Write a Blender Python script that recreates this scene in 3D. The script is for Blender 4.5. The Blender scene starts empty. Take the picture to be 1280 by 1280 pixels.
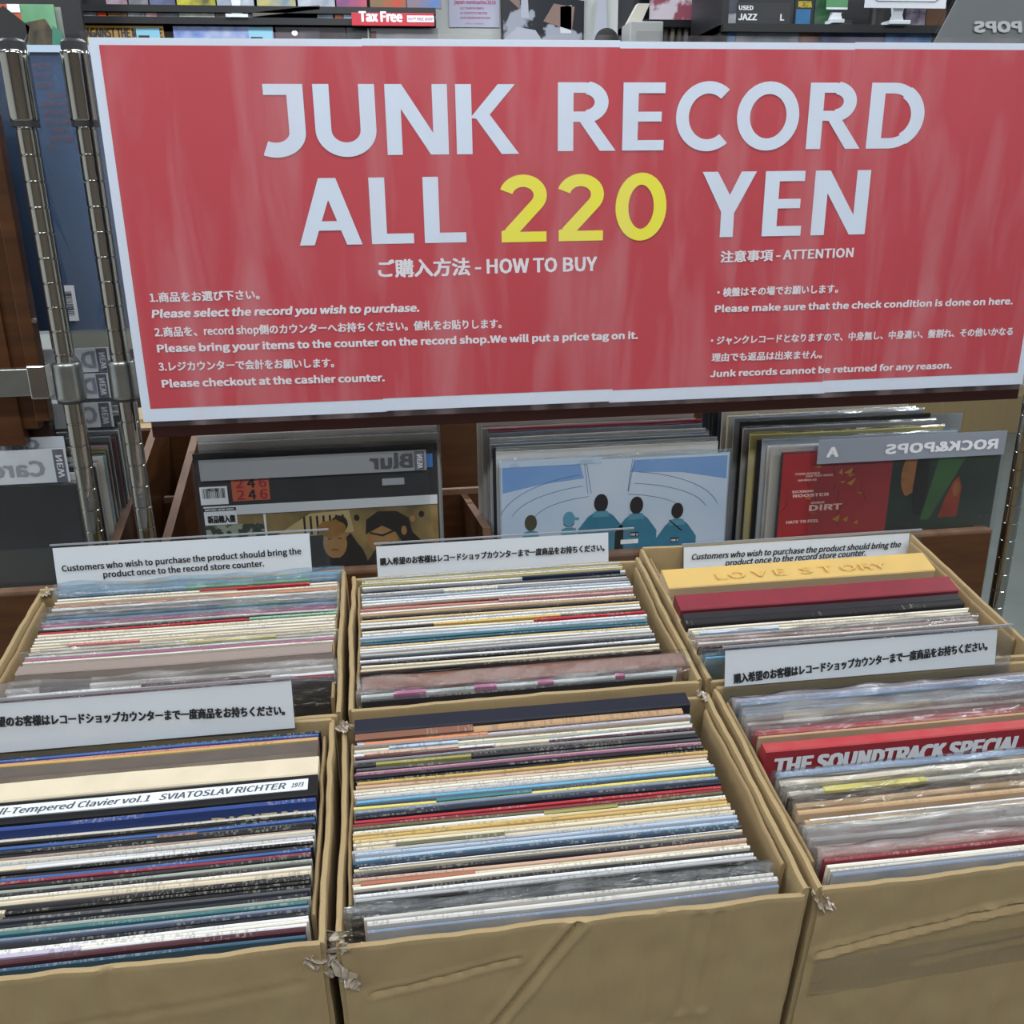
import bpy, math, random
from mathutils import Vector, Matrix, Euler
random.seed(7)
S = bpy.context.scene
COL = S.collection
H = 1.5                                     # camera height above the floor

# ------------------------------------------------------------------ camera, light, exposure
FPX = 1165.0
PITCH, YAW, ROLL = 0.33124, 0.13332, 0.01360
def cam_axes(p, y, r):
    f = Vector((math.sin(y)*math.cos(p), math.cos(y)*math.cos(p), -math.sin(p)))
    rt = Vector((math.cos(y), -math.sin(y), 0))
    dn = f.cross(rt)
    return rt*math.cos(r)+dn*math.sin(r), -rt*math.sin(r)+dn*math.cos(r), f
CR, CD, CF = cam_axes(PITCH, YAW, ROLL)
cam = bpy.data.cameras.new('camera'); cam.sensor_width = 36; cam.lens = FPX/1280*36
cam.clip_start = .02
camo = bpy.data.objects.new('camera', cam); COL.objects.link(camo)
m = Matrix((CR, -CD, -CF)).transposed().to_4x4(); m.translation = Vector((0, 0, H))
camo.matrix_world = m
S.camera = camo

w = bpy.data.worlds.new('world'); S.world = w; w.use_nodes = True
w.node_tree.nodes['Background'].inputs[0].default_value = (.80, .88, 1.0, 1)
w.node_tree.nodes['Background'].inputs[1].default_value = .25
S.view_settings.view_transform = 'Standard'; S.view_settings.look = 'None'
S.view_settings.exposure = 0.0; S.view_settings.gamma = 1; S.view_settings.use_curve_mapping = False
def area(x, y, z, sx, sy, power, col=(.93, .97, 1.0)):
    l = bpy.data.lights.new('ceiling_tube_light', 'AREA'); l.shape = 'RECTANGLE'; l.size = sx; l.size_y = sy
    l.energy = power; l.color = col
    o = bpy.data.objects.new('ceiling_tube_light', l); COL.objects.link(o); o.location = (x, y, z)
    return o
for y in (-.9, .75, 2.6, 4.3):
    for x in (-1.9, .1, 2.1):
        area(x, y, 2.76, 1.25, .32, {-.9: 31, .75: 22, 2.6: 30, 4.3: 24}[y])

# ------------------------------------------------------------------ measuring helpers
def ray(u, v): return CR*((u-640)/FPX) + CD*((v-640)/FPX) + CF
def at_depth(u, v, Y):
    d = ray(u, v); d = d*(Y/d.y); return Vector((d.x, d.y, d.z+H))
TILT = math.atan(.15)
def at_tilt(u, v, n=0.0):
    d = ray(u, v); T = Vector((0, -.15, 1)); c = -.589 + n*math.sqrt(1+.0225)
    d = d*(c/d.dot(T)); return Vector((d.x, d.y, d.z+H))
CT, ST = math.cos(TILT), math.sin(TILT)
O0 = Vector((0, 0, H-.589))
def W(x, s, n): return O0 + Vector((x, s*CT - n*ST, s*ST + n*CT))
def local(p):
    q = p-O0; return q.x, q.y*CT+q.z*ST, -q.y*ST+q.z*CT

# ------------------------------------------------------------------ materials
def lin(h):
    h = h.lstrip('#'); c = [int(h[i:i+2], 16)/255 for i in (0, 2, 4)]
    return tuple((x/12.92 if x <= .04045 else ((x+.055)/1.055)**2.4) for x in c)+(1,)
MC = {}
def mat(name, hexc, rough=.6, metal=0, c2=None, scale=20, amount=.5, stretch=(1, 1, 1), bump=0, bscale=60, coat=0, spec=.5, detail=4, hard=False, coat_bump=0, coat_rough=.15):
    key = (name, hexc, rough, metal, c2, scale, amount, stretch, bump, coat, hard, coat_bump)
    if key in MC: return MC[key]
    M = bpy.data.materials.new(name); M.use_nodes = True; nt = M.node_tree; N = nt.nodes; L = nt.links
    b = N['Principled BSDF']
    b.inputs['Base Color'].default_value = lin(hexc); b.inputs['Roughness'].default_value = rough
    b.inputs['Metallic'].default_value = metal; b.inputs['Specular IOR Level'].default_value = spec
    b.inputs['Coat Weight'].default_value = coat; b.inputs['Coat Roughness'].default_value = coat_rough
    tc = N.new('ShaderNodeTexCoord'); mp = N.new('ShaderNodeMapping'); L.new(tc.outputs['Object'], mp.inputs[0])
    mp.inputs['Scale'].default_value = stretch
    if c2:
        n = N.new('ShaderNodeTexNoise'); n.inputs['Scale'].default_value = scale; n.inputs['Detail'].default_value = detail
        L.new(mp.outputs[0], n.inputs['Vector'])
        r = N.new('ShaderNodeValToRGB'); e = r.color_ramp.elements
        e[0].position = .5-.02 if hard else .3; e[1].position = .5+.02 if hard else .7
        e[0].color = lin(hexc)
        a, c = lin(hexc), lin(c2); e[1].color = tuple(a[i]*(1-amount)+c[i]*amount for i in range(3))+(1,)
        L.new(n.outputs['Fac'], r.inputs[0]); L.new(r.outputs[0], b.inputs['Base Color'])
    if bump:
        n = N.new('ShaderNodeTexNoise'); n.inputs['Scale'].default_value = bscale; n.inputs['Detail'].default_value = 3
        L.new(mp.outputs[0], n.inputs['Vector'])
        bp = N.new('ShaderNodeBump'); bp.inputs['Strength'].default_value = bump; bp.inputs['Distance'].default_value = .002
        L.new(n.outputs['Fac'], bp.inputs['Height']); L.new(bp.outputs[0], b.inputs['Normal'])
    MC[key] = M
    return M
def film_mat(name, strength=.16, rough=.12, milk=.1, scale=(8, 8, 8), bump=.6, tint='#e8eef6', dist=.004, glare_streak=False):
    key = ('film', name, strength, rough, milk, scale, bump)
    if key in MC: return MC[key]
    M = bpy.data.materials.new(name); M.use_nodes = True; nt = M.node_tree; N = nt.nodes; L = nt.links
    N.remove(N['Principled BSDF']); out = N['Material Output']
    tr = N.new('ShaderNodeBsdfTransparent'); gl = N.new('ShaderNodeBsdfGlossy'); df = N.new('ShaderNodeBsdfDiffuse')
    gl.inputs['Roughness'].default_value = rough; df.inputs['Color'].default_value = lin(tint)
    tr.inputs['Color'].default_value = (.84, .79, .68, 1) if 'tape' in name else (.97, .98, .98, 1)
    tc = N.new('ShaderNodeTexCoord'); mp = N.new('ShaderNodeMapping'); mp.inputs['Scale'].default_value = scale
    L.new(tc.outputs['Object'], mp.inputs[0])
    n = N.new('ShaderNodeTexNoise'); n.inputs['Scale'].default_value = 1; n.inputs['Detail'].default_value = 5
    n.inputs['Distortion'].default_value = .6
    L.new(mp.outputs[0], n.inputs['Vector'])
    bp = N.new('ShaderNodeBump'); bp.inputs['Strength'].default_value = bump; bp.inputs['Distance'].default_value = dist
    L.new(n.outputs['Fac'], bp.inputs['Height']); L.new(bp.outputs[0], gl.inputs['Normal'])
    fr = N.new('ShaderNodeLayerWeight'); fr.inputs['Blend'].default_value = .35
    ad = N.new('ShaderNodeMath'); ad.operation = 'MULTIPLY_ADD'; ad.inputs[1].default_value = .16 if 'tape' in name else .35; ad.inputs[2].default_value = strength
    L.new(fr.outputs['Fresnel'], ad.inputs[0]); ad.use_clamp = True
    m1 = N.new('ShaderNodeMixShader'); m1.inputs[0].default_value = milk
    L.new(tr.outputs[0], m1.inputs[1]); L.new(df.outputs[0], m1.inputs[2])
    if glare_streak:                                     # glare haze on the laminate, painted as upright milky streaks
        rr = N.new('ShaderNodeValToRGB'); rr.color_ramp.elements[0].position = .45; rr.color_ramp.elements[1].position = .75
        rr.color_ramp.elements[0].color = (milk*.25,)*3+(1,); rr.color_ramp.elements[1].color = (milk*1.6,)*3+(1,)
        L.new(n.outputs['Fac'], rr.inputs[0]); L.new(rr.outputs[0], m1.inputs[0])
    m2 = N.new('ShaderNodeMixShader'); L.new(ad.outputs[0], m2.inputs[0]); L.new(m1.outputs[0], m2.inputs[1]); L.new(gl.outputs[0], m2.inputs[2])
    L.new(m2.outputs[0], out.inputs[0]); MC[key] = M
    return M
CHROME = mat('polished_chrome', '#b8b5af', .10, 1)
STEEL = mat('brushed_steel', '#b9bcbb', .3, 1, c2='#8f9391', scale=30, amount=.5)
DKPLAST = mat('dark_plastic', '#26262a', .45)
CARDB = mat('corrugated_cardboard', '#a08c66', .85, c2='#9d8560', scale=14, amount=.8, stretch=(3, 3, .5), bump=.25, bscale=90)
CARDIN = mat('cardboard_inside', '#a38c66', .9, c2='#937c58', scale=12, amount=.8)
PAPER = mat('white_paper', '#eef0f6', .6, c2='#e6e9f1', scale=6, amount=.6)
INK = mat('black_ink', '#17171a', .6)
WOOD = mat('brown_laminate_wood', '#55331a', .38, c2='#3a2110', scale=9, amount=.8, stretch=(.6, .6, 8), spec=.4)
WOODH = mat('brown_laminate_panel', '#56351c', .4, c2='#402614', scale=9, amount=.8, stretch=(1, 1, 9), spec=.4)
WOODEDGE = mat('worn_wood_edge', '#7d5f4a', .6, c2='#5c4030', scale=40, amount=.8, stretch=(1, .2, 1))
DKWOOD = mat('dark_mahogany_board', '#34130f', .35, c2='#260c0a', scale=10, amount=.8, stretch=(.5, 4, 4))
CRINK = film_mat('crinkled_plastic_sleeve', .05, .12, .05, (45, 45, 90), 1.2, dist=.008)
CLEAR = film_mat('clear_plastic_sleeve', -.01, .14, .012, (45, 45, 90), .9)
CLEARB = film_mat('blue_tinted_plastic_sleeve', .02, .14, .09, (45, 45, 90), .9, '#9fc0dd')
MILKY = film_mat('cloudy_plastic_sleeve', .05, .2, .26, (30, 30, 60), .9, '#cfcac8')
HOLDER = film_mat('clear_card_holder', -.01, .08, .008, (5, 5, 5), .2)
LAMI = film_mat('laminating_film', .02, .16, .10, (22, 22, 3.5), .6, '#f2dfe4', .003, glare_streak=True)

# ------------------------------------------------------------------ mesh helpers
def tag(o, label=None, cat=None, group=None, kind=None):
    if label: o['label'] = label
    if cat: o['category'] = cat
    if group: o['group'] = group
    if kind: o['kind'] = kind
    return o
class MB:
    def __init__(s): s.v = []; s.f = []; s.m = []
    def face(s, idx, mi=0): s.f.append(idx); s.m.append(mi)
    def box(s, x0, x1, y0, y1, z0, z1, mi=0):
        b = len(s.v)
        s.v += [(x, y, z) for z in (z0, z1) for y in (y0, y1) for x in (x0, x1)]
        for q in ((0, 2, 3, 1), (4, 5, 7, 6), (0, 1, 5, 4), (2, 6, 7, 3), (0, 4, 6, 2), (1, 3, 7, 5)): s.face([b+i for i in q], mi)
        return s
    def poly(s, pts, y, mi=0):
        b = len(s.v); s.v += [(x, y, z) for x, z in pts]; s.face(list(range(b, b+len(pts))), mi); return s
    def prism(s, pts, y0, y1, mi=0):           # outline in xz, thickness along y
        b = len(s.v); n = len(pts)
        s.v += [(x, y0, z) for x, z in pts]+[(x, y1, z) for x, z in pts]
        s.face([b+i for i in range(n)], mi); s.face([b+n+i for i in reversed(range(n))], mi)
        for i in range(n): s.face([b+i, b+(i+1) % n, b+n+(i+1) % n, b+n+i], mi)
        return s
    def lathe(s, prof, seg=20, cx=0, cy=0, mi=0, cap=True):
        b = len(s.v)
        for r, z in prof:
            for k in range(seg):
                a = 2*math.pi*k/seg; s.v.append((cx+r*math.cos(a), cy+r*math.sin(a), z))
        for i in range(len(prof)-1):
            for k in range(seg):
                s.face([b+i*seg+k, b+i*seg+(k+1) % seg, b+(i+1)*seg+(k+1) % seg, b+(i+1)*seg+k], mi)
        if cap:
            s.face([b+k for k in reversed(range(seg))], mi); s.face([b+(len(prof)-1)*seg+k for k in range(seg)], mi)
        return s
    def build(s, name, mats, parent=None, smooth=False, bevel=0):
        me = bpy.data.meshes.new(name); me.from_pydata(s.v, [], s.f)
        mats = mats if isinstance(mats, (list, tuple)) else [mats]
        for q in mats: me.materials.append(q)
        me.polygons.foreach_set('material_index', s.m)
        if smooth: me.polygons.foreach_set('use_smooth', [True]*len(s.f))
        me.validate(); me.update()
        o = bpy.data.objects.new(name, me); COL.objects.link(o); o.parent = parent
        if smooth:
            try: me.set_sharp_from_angle(angle=math.radians(40))
            except Exception: pass
        if bevel:
            bv = o.modifiers.new('bevel', 'BEVEL'); bv.width = bevel; bv.segments = 2; bv.limit_method = 'ANGLE'
        return o
def empty(name, loc, rot=(0, 0, 0)):
    o = bpy.data.objects.new(name, None); COL.objects.link(o); o.location = loc; o.rotation_euler = rot; o.empty_display_size = .05
    return o

# text: a flat print made from Blender's own lettering; bold is the same print struck several times
TC = {}
import os
try:
    NOTO = bpy.data.fonts.load(os.path.join(bpy.utils.system_resource('DATAFILES', path='fonts'), 'Noto Sans CJK Regular.woff2'))
except Exception: NOTO = None
def text_geo(body):
    if body in TC: return TC[body]
    c = bpy.data.curves.new('t', 'FONT'); c.body = body; c.size = 1; c.resolution_u = 2
    if NOTO: c.font = NOTO
    o = bpy.data.objects.new('t', c); COL.objects.link(o)
    bpy.context.view_layer.update()
    me = bpy.data.meshes.new_from_object(o.evaluated_get(bpy.context.evaluated_depsgraph_get()))
    v = [(p.co.x, p.co.y) for p in me.vertices]; f = [list(p.vertices) for p in me.polygons]
    bpy.data.objects.remove(o); bpy.data.curves.remove(c); bpy.data.meshes.remove(me)
    xs = [p[0] for p in v]; TC[body] = (v, f, min(xs), max(xs)); return TC[body]
_h = text_geo('H'); CAP = max(p[1] for p in _h[0])
def text(parent, body, x0, z0, x1, z1, cap, mt, y=0.0, bold=0.0, slant=0.0, mirror=False, name='lettering'):
    """baseline from (x0,z0) to (x1,z1) in the local xz plane, facing -y; cap = height of capitals"""
    v, f, a, b = text_geo(body)
    L = math.hypot(x1-x0, z1-z0); ux, uz = (x1-x0)/L, (z1-z0)/L
    sx = (L-bold)/(b-a); sz = cap/CAP
    mb = MB()
    offs = [(0, 0)] if not bold else [(dx*bold, dz*bold*.6) for dx in (0, .5, 1) for dz in (-.5, .5)]
    for i, (ox, oz) in enumerate(offs):
        base = len(mb.v)
        for px, py in v:
            lx = (px-a)*sx+ox+slant*py*sz; lz = py*sz+oz
            if mirror: lx = L-lx
            mb.v.append((x0+lx*ux-lz*uz, y-i*.000004, z0+lx*uz+lz*ux))
        for q in f: mb.face([base+k for k in q])
    return mb.build(name, mt, parent)

# bold block letters for the sign headline, drawn as strokes (unit: cap height 1)
def stroke(pts, w, closed=False):
    pts = [p for i, p in enumerate(pts) if i == 0 or math.hypot(p[0]-pts[i-1][0], p[1]-pts[i-1][1]) > 1e-4]
    out = []; n = len(pts)
    L = []; R = []
    for i in range(n):
        p = Vector(pts[i]); a = Vector(pts[(i-1) % n]) if (i > 0 or closed) else None; c = Vector(pts[(i+1) % n]) if (i < n-1 or closed) else None
        d1 = (p-a).normalized() if a is not None else None; d2 = (c-p).normalized() if c is not None else None
        if d1 is None: d1 = d2
        if d2 is None: d2 = d1
        n1 = Vector((-d1.y, d1.x)); n2 = Vector((-d2.y, d2.x)); mm = (n1+n2).normalized(); k = w/2/max(.3, mm.dot(n1))
        L.append(p+mm*k); R.append(p-mm*k)
    m = n if closed else n-1
    for i in range(m):
        j = (i+1) % n; out.append([tuple(R[i]), tuple(R[j]), tuple(L[j]), tuple(L[i])])
    return out
def arc(cx, cy, rx, ry, a0, a1, n=18):
    return [(cx+rx*math.cos(math.radians(a0+(a1-a0)*i/n)), cy+ry*math.sin(math.radians(a0+(a1-a0)*i/n))) for i in range(n+1)]
T_ = .212
def G(ch):
    t = T_; h = t/2; q = []
    if ch == 'J':
        q += stroke([(.02, 1-.075), (.42, 1-.075)], .15); q += stroke([(.42, 1), (.42, .36)]+arc(.13, .33, .29, .25, 0, -118, 12), t); wd = .52
    elif ch == 'U':
        q += stroke([(h, 1), (h, .40)]+arc(.40, .36, .40-h, .36-.08, 180, 360, 20)+[(.80-h, 1)], t*.98); wd = .80
    elif ch == 'N':
        q += [[(0, 0), (t*.95, 0), (t*.95, 1), (0, 1)], [(.62, 0), (.62+t*.95, 0), (.62+t*.95, 1), (.62, 1)], [(0, 1), (.22, 1), (.80, 0), (.58, 0)]]; wd = .80
    elif ch == 'K':
        q += [[(0, 0), (t, 0), (t, 1), (0, 1)], [(.19, .52), (.57, 1), (.80, 1), (.40, .50)], [(.24, .56), (.42, .62), (.85, 0), (.61, 0)]]; wd = .84
    elif ch in 'RD':
        q += [[(0, 0), (t, 0), (t, 1), (0, 1)]]
        if ch == 'R':
            q += stroke([(.05, 1-.075), (.34, 1-.075)]+arc(.36, .715, .24, .21, 90, -90, 14)+[(.05, .505)], .15)
            q += [[(.28, .46), (.46, .50), (.80, 0), (.58, 0)]]; q += stroke(arc(.36, .715, .235, .21, 80, -80, 12), .19); wd = .76
        else:
            q += stroke([(.05, 1-.08), (.34, 1-.08)]+arc(.34, .5, .38, .42, 90, -90, 20)+[(.05, .08)], .16)
            q += stroke(arc(.34, .5, .385, .41, 60, -60, 14), .2); wd = .82
    elif ch in 'EL':
        q += [[(0, 0), (t, 0), (t, 1), (0, 1)], [(0, 0), (.58, 0), (.58, .155), (0, .155)]]; wd = .60
        if ch == 'E': q += [[(0, .845), (.58, .845), (.58, 1), (0, 1)], [(0, .43), (.54, .43), (.54, .575), (0, .575)]]
    elif ch == 'C': q += stroke(arc(.46, .5, .36, .43, 50, 310, 30), .18); wd = .74
    elif ch == 'O': q += stroke(arc(.45, .5, .355, .425, 0, 360, 36)[:-1], .185, True); wd = .90
    elif ch == '0': q += stroke(arc(.36, .5, .27, .425, 0, 360, 36)[:-1], .18, True); wd = .72
    elif ch == '2': q += stroke(arc(.30, .70, .235, .215, 165, -35, 16)+[(.12, .14)], .18); q += [[(.0, 0), (.62, 0), (.62, .155), (.0, .155)], [(0, .08), (.14, .05), (.25, .25), (.0, .17)]]; wd = .66
    elif ch == 'A': q += [[(0, 0), (.20, 0), (.53, 1), (.31, 1)], [(.64, 0), (.85, 0), (.54, 1), (.32, 1)], [(.18, .22), (.66, .22), (.66, .36), (.18, .36)]]; wd = .85
    elif ch == 'Y': q += [[(0, 1), (.22, 1), (.49, .50), (.30, .38)], [(.56, 1), (.78, 1), (.49, .38), (.33, .46)], [(.295, 0), (.485, 0), (.485, .52), (.295, .52)]]; wd = .78
    else: wd = .5
    return q, wd
def big(parent, word, x0, x1, z0, h, mt, y, gap=.13):
    glyphs = [G(c) for c in word]; tot = sum(g[1] for g in glyphs)+gap*(len(word)-1); k = (x1-x0)/tot; x = x0
    for q, wd in glyphs:
        mb = MB(); i = 0
        for poly in q:
            mb.poly([(x+px*k, z0+pz*h) for px, pz in poly], y-i*.000003); i += 1
        mb.build('headline_letter', mt, parent); x += (wd+gap)*k

# ------------------------------------------------------------------ the shop itself
def struct(name, x0, x1, y0, y1, z0, z1, mt):
    o = MB().box(x0, x1, y0, y1, z0, z1).build(name, mt); o['kind'] = 'structure'; return o
struct('floor', -3.6, 4.6, -2.6, 6.2, -.05, 0, mat('grey_shop_floor', '#737a78', .35, c2='#666d6b', scale=5, amount=.8))
struct('ceiling', -3.6, 4.6, -2.6, 6.2, 2.8, 2.85, mat('white_ceiling', '#dedede', .9))
struct('wall_back', -3.6, 4.6, 6.2, 6.3, 0, 2.8, mat('white_wall', '#d8dbd9', .8, c2='#cfd2d0', scale=3, amount=.6))
struct('wall_left', -3.65, -3.6, -2.6, 6.2, 0, 2.8, mat('white_wall', '#d8dbd9', .8, c2='#cfd2d0', scale=3, amount=.6))
struct('wall_front_added', -3.6, 4.6, -2.65, -2.6, 0, 2.8, mat('dull_added_wall', '#7d746a', .8, c2='#5c544c', scale=4, amount=.8))  # unseen dark wall added to dim chrome reflections and frontal light
struct('wall_right', 4.6, 4.65, -2.6, 6.2, 0, 2.8, mat('white_wall', '#d8dbd9', .8, c2='#cfd2d0', scale=3, amount=.6))

# ------------------------------------------------------------------ cardboard boxes on a slanted stand
from mathutils import noise as NZ
def dseg(px, py, a, b):
    ax, ay = a; bx, by = b; dx, dy = bx-ax, by-ay
    t = max(0, min(1, ((px-ax)*dx+(py-ay)*dy)/(dx*dx+dy*dy))); return math.hypot(px-ax-t*dx, py-ay-t*dy)
def wall(parent, name, p0, p1, out, n0, n1, th, mt, seed, creases=(), nx=26, nz=16, wob=.0022, rimwob=.0015):
    """upright cardboard panel from p0 to p1 (local xy); out = outward unit normal; rounded rim on top"""
    L = math.hypot(p1[0]-p0[0], p1[1]-p0[1])
    prof = [(th/2, n0+(n1-.004-n0)*(k/nz)**.8) for k in range(nz+1)]
    prof += [(th*.36, n1-.0012), (0, n1), (-th*.36, n1-.0012)]
    prof += [(-th/2, n1-.004-(n1-.004-n0)*k/4) for k in range(5)]
    mb = MB(); P = len(prof)
    for i in range(nx+1):
        t = i/nx
        for d, z in prof:
            w1 = wob*NZ.noise(Vector((t*L*9+seed*3.1, z*9, seed)))*(.3+.7*math.sin(math.pi*t))
            w1 += .0012*NZ.noise(Vector((t*L*45, z*30, seed+9)))
            dz = rimwob*NZ.noise(Vector((t*L*14, seed*2.7, 0))) if z > n1-.02 else 0
            cr = 0
            if d > 0:
                for a, b, dep, wd in creases:
                    q = dseg(t*L, z-n1, a, b); cr -= dep*math.exp(-(q/wd)**2); cr += dep*.5*math.exp(-((q-wd*2)/wd)**2)
            x = p0[0]+(p1[0]-p0[0])*t+out[0]*(d+w1+cr); y = p0[1]+(p1[1]-p0[1])*t+out[1]*(d+w1+cr)
            mb.v.append((x, y, z+dz))
    for i in range(nx):
        for k in range(P):
            a = i*P+k; b = i*P+(k+1) % P; mb.face([a, b, b+P, a+P])
    mb.face(list(range(P))); mb.face([nx*P+k for k in reversed(range(P))])
    return mb.build(name, mt, parent, smooth=True)
def crumple(parent, name, c, sx, sy, mt, seed, up=(0, 0, 1), n=9, amp=.006, label=None):
    mb = MB(); r = random.Random(seed); up = Vector(up).normalized(); a = up.orthogonal().normalized(); b = up.cross(a)
    for i in range(n):
        for j in range(n):
            u, v2 = i/(n-1)-.5, j/(n-1)-.5
            k = 1+.35*NZ.noise(Vector((u*5, v2*5, seed)))
            p = Vector(c)+a*u*sx*k+b*v2*sy*k+up*(amp*2*NZ.noise(Vector((u*6+seed, v2*6, 2.2)))+r.uniform(-1, 1)*amp*.3)
            mb.v.append(tuple(p))
    for i in range(n-1):
        for j in range(n-1):
            if (i in (0, n-2) or j in (0, n-2)) and r.random() < .3: continue
            mb.face([i*n+j, i*n+j+1, (i+1)*n+j+1, (i+1)*n+j])
    o = mb.build(name, mt, parent)
    if label: o['label'] = label
    return o
BOT = -.334
def box(label, x0, x1, s0, s1, rf, rb, rl, rr, seed, fcr=(), full_front=True):
    """rf, rb, rl, rr = rim heights of the front, back, left and right panel"""
    t = empty('cardboard_box', W(x0, s0, BOT), (TILT, 0, 0)); tag(t, label, 'box', 'cardboard boxes of records')
    wx, wy = x1-x0, s1-s0; th = .0055
    wall(t, 'front_panel', (.0035, th/2), (wx-.0035, th/2), (0, -1), 0, rf-BOT, th, CARDB, seed, fcr, 150 if fcr else 26, 100 if fcr else 16)
    wall(t, 'back_panel', (.003, wy-th/2), (wx-.003, wy-th/2), (0, 1), 0, rb-BOT, th, CARDB, seed+1)
    wall(t, 'left_panel', (th/2, .002), (th/2, wy-.002), (-1, 0), 0, rl-BOT, th, CARDB, seed+2, wob=.003)
    wall(t, 'right_panel', (wx-th/2, .002), (wx-th/2, wy-.002), (1, 0), 0, rr-BOT, th, CARDB, seed+3, wob=.003)
    MB().box(.002, wx-.002, .002, wy-.002, .0005, .006).build('bottom_panel', CARDIN, t)
    # the top flaps, folded down inside
    wall(t, 'folded_flap', (th*1.7, .03), (th*1.7, wy-.02), (-1, 0), rl-BOT-.10, rl-BOT-.004, .0035, CARDIN, seed+5, nz=6, wob=.004)
    wall(t, 'folded_flap', (wx-th*1.7, .03), (wx-th*1.7, wy-.02), (1, 0), rr-BOT-.10, rr-BOT-.004, .0035, CARDIN, seed+6, nz=6, wob=.004)
    return t
bx_fm = box('front middle cardboard box packed with record sleeves, crease across its front', -.0595, .3005, .551, .792, -.008, -.003, -.006, -.001, 1,
    [((.175, -.005), (.10, -.13), .0036, .0032), ((.02, -.055), (.13, -.035), .0016, .0025), ((.27, -.01), (.265, -.12), .0012, .004), ((.285, -.01), (.282, -.12), .0012, .004), ((.24, -.0), (.24, -.13), .0008, .004)])
bx_fl = box('front left cardboard box with the black and white boxed set in it', -.420, -.0665, .551, .800, -.001, .002, -.002, -.001, 11,
    [((.02, -.07), (.33, -.04), .0005, .004), ((.2, -.0), (.19, -.14), .0008, .004)])
bx_fr = box('front right cardboard box holding the red boxed set, creased and taped front', .3065, .664, .551, .800, -.003, .000, -.002, -.002, 21,
    [((.01, -.075), (.15, -.05), .0032, .003), ((.15, -.05), (.35, -.03), .0032, .003), ((.10, -.10), (.35, -.07), .0012, .003)])
bx_bm = box('back middle cardboard box of thin old record sleeves', -.0545, .2985, .806, 1.057, .001, -.002, .001, .003, 31)
bx_bl = box('back left cardboard box of plastic-wrapped record sleeves', -.414, -.0610, .806, 1.074, -.004, .001, -.002, .000, 41)
bx_br = box('back right cardboard box holding the yellow and red boxed sets', .3035, .667, .806, 1.074, .000, .006, .004, .004, 51)
TAPE = film_mat('glossy_packing_tape', -.01, .06, .008, (8, 8, 60), .9, '#c9b68d')
def tape(parent, x0, x1, z0, z1, zs, y=-.0016, seed=0):
    mb = MB(); nx = 30
    for i in range(nx+1):
        t = i/nx
        for k in range(7):
            u = k/6
            mb.v.append((x0+(x1-x0)*t, y-.0025*abs(NZ.noise(Vector((t*9, u*4+seed, seed)))), z0+(z1-z0)*u+zs*t))
    for i in range(nx):
        for k in range(6): mb.face([i*7+k, i*7+k+1, (i+1)*7+k+1, (i+1)*7+k])
    return mb.build('packing_tape', TAPE, parent, smooth=True)
tape(bx_fr, .01, .357, .205, .250, .022, seed=3)
TORN = mat('torn_taped_cardboard', '#b5ab9c', .35, c2='#8f8170', scale=60, amount=.9, bump=.5, coat=.6)
crumple(bx_fm, 'torn_corner', (-.001, .010, .322), .016, .042, TORN, 3, (-1, -.4, .3), label='torn greyish corner with crumpled tape')
crumple(bx_fm, 'torn_corner', (.004, .001, .300), .012, .034, TORN, 5, (-.5, -1, 0))
crumple(bx_fm, 'torn_corner', (.002, .236, .332), .010, .016, TORN, 6, (-.5, -.2, 1), amp=.003)
crumple(bx_fm, 'torn_corner', (.352, .236, .333), .010, .014, TORN, 7, (.5, -.2, 1), amp=.003)
crumple(bx_fl, 'torn_corner', (.350, .002, .312), .014, .030, TORN, 12, (.7, -1, .3), label='torn greyish corner with crumpled tape')
crumple(bx_fr, 'torn_corner', (.005, .001, .320), .010, .024, TORN, 14, (-.6, -1, .3))
crumple(bx_bl, 'torn_corner', (.010, .262, .333), .012, .016, TORN, 15, (-.4, -.2, 1), amp=.003)
crumple(bx_br, 'torn_corner', (.360, .006, .338), .010, .016, TORN, 16, (.5, -.6, 1), amp=.003)

# slanted stand under the boxes
st = empty('display_stand', W(.12, .80, BOT) + Vector((0, 0, -(H-.589+.12+BOT))) )
st.location = (.12, .85, 0); tag(st, 'low slanted wooden stand carrying the cardboard boxes', 'stand')
top = MB(); p = [W(-.43, .545, BOT-.0005), W(.68, .545, BOT-.0005), W(.68, 1.08, BOT-.0005), W(-.43, 1.08, BOT-.0005)]
q = [a-Vector((0, 0, .02)) for a in p]
top.v = [tuple(a-Vector(st.location)) for a in p+q]
for f in ((0, 1, 2, 3), (7, 6, 5, 4), (0, 4, 5, 1), (1, 5, 6, 2), (2, 6, 7, 3), (3, 7, 4, 0)): top.face(list(f))
top.build('top_board', WOODH, st)
for i in range(4):
    c = q[i]-Vector(st.location); c.x += (.03, -.03, -.03, .03)[i]; c.y += (.03, .03, -.03, -.03)[i]
    MB().box(c.x-.02, c.x+.02, c.y-.02, c.y+.02, 0, c.z+.003).build('leg', WOODH, st)

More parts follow.
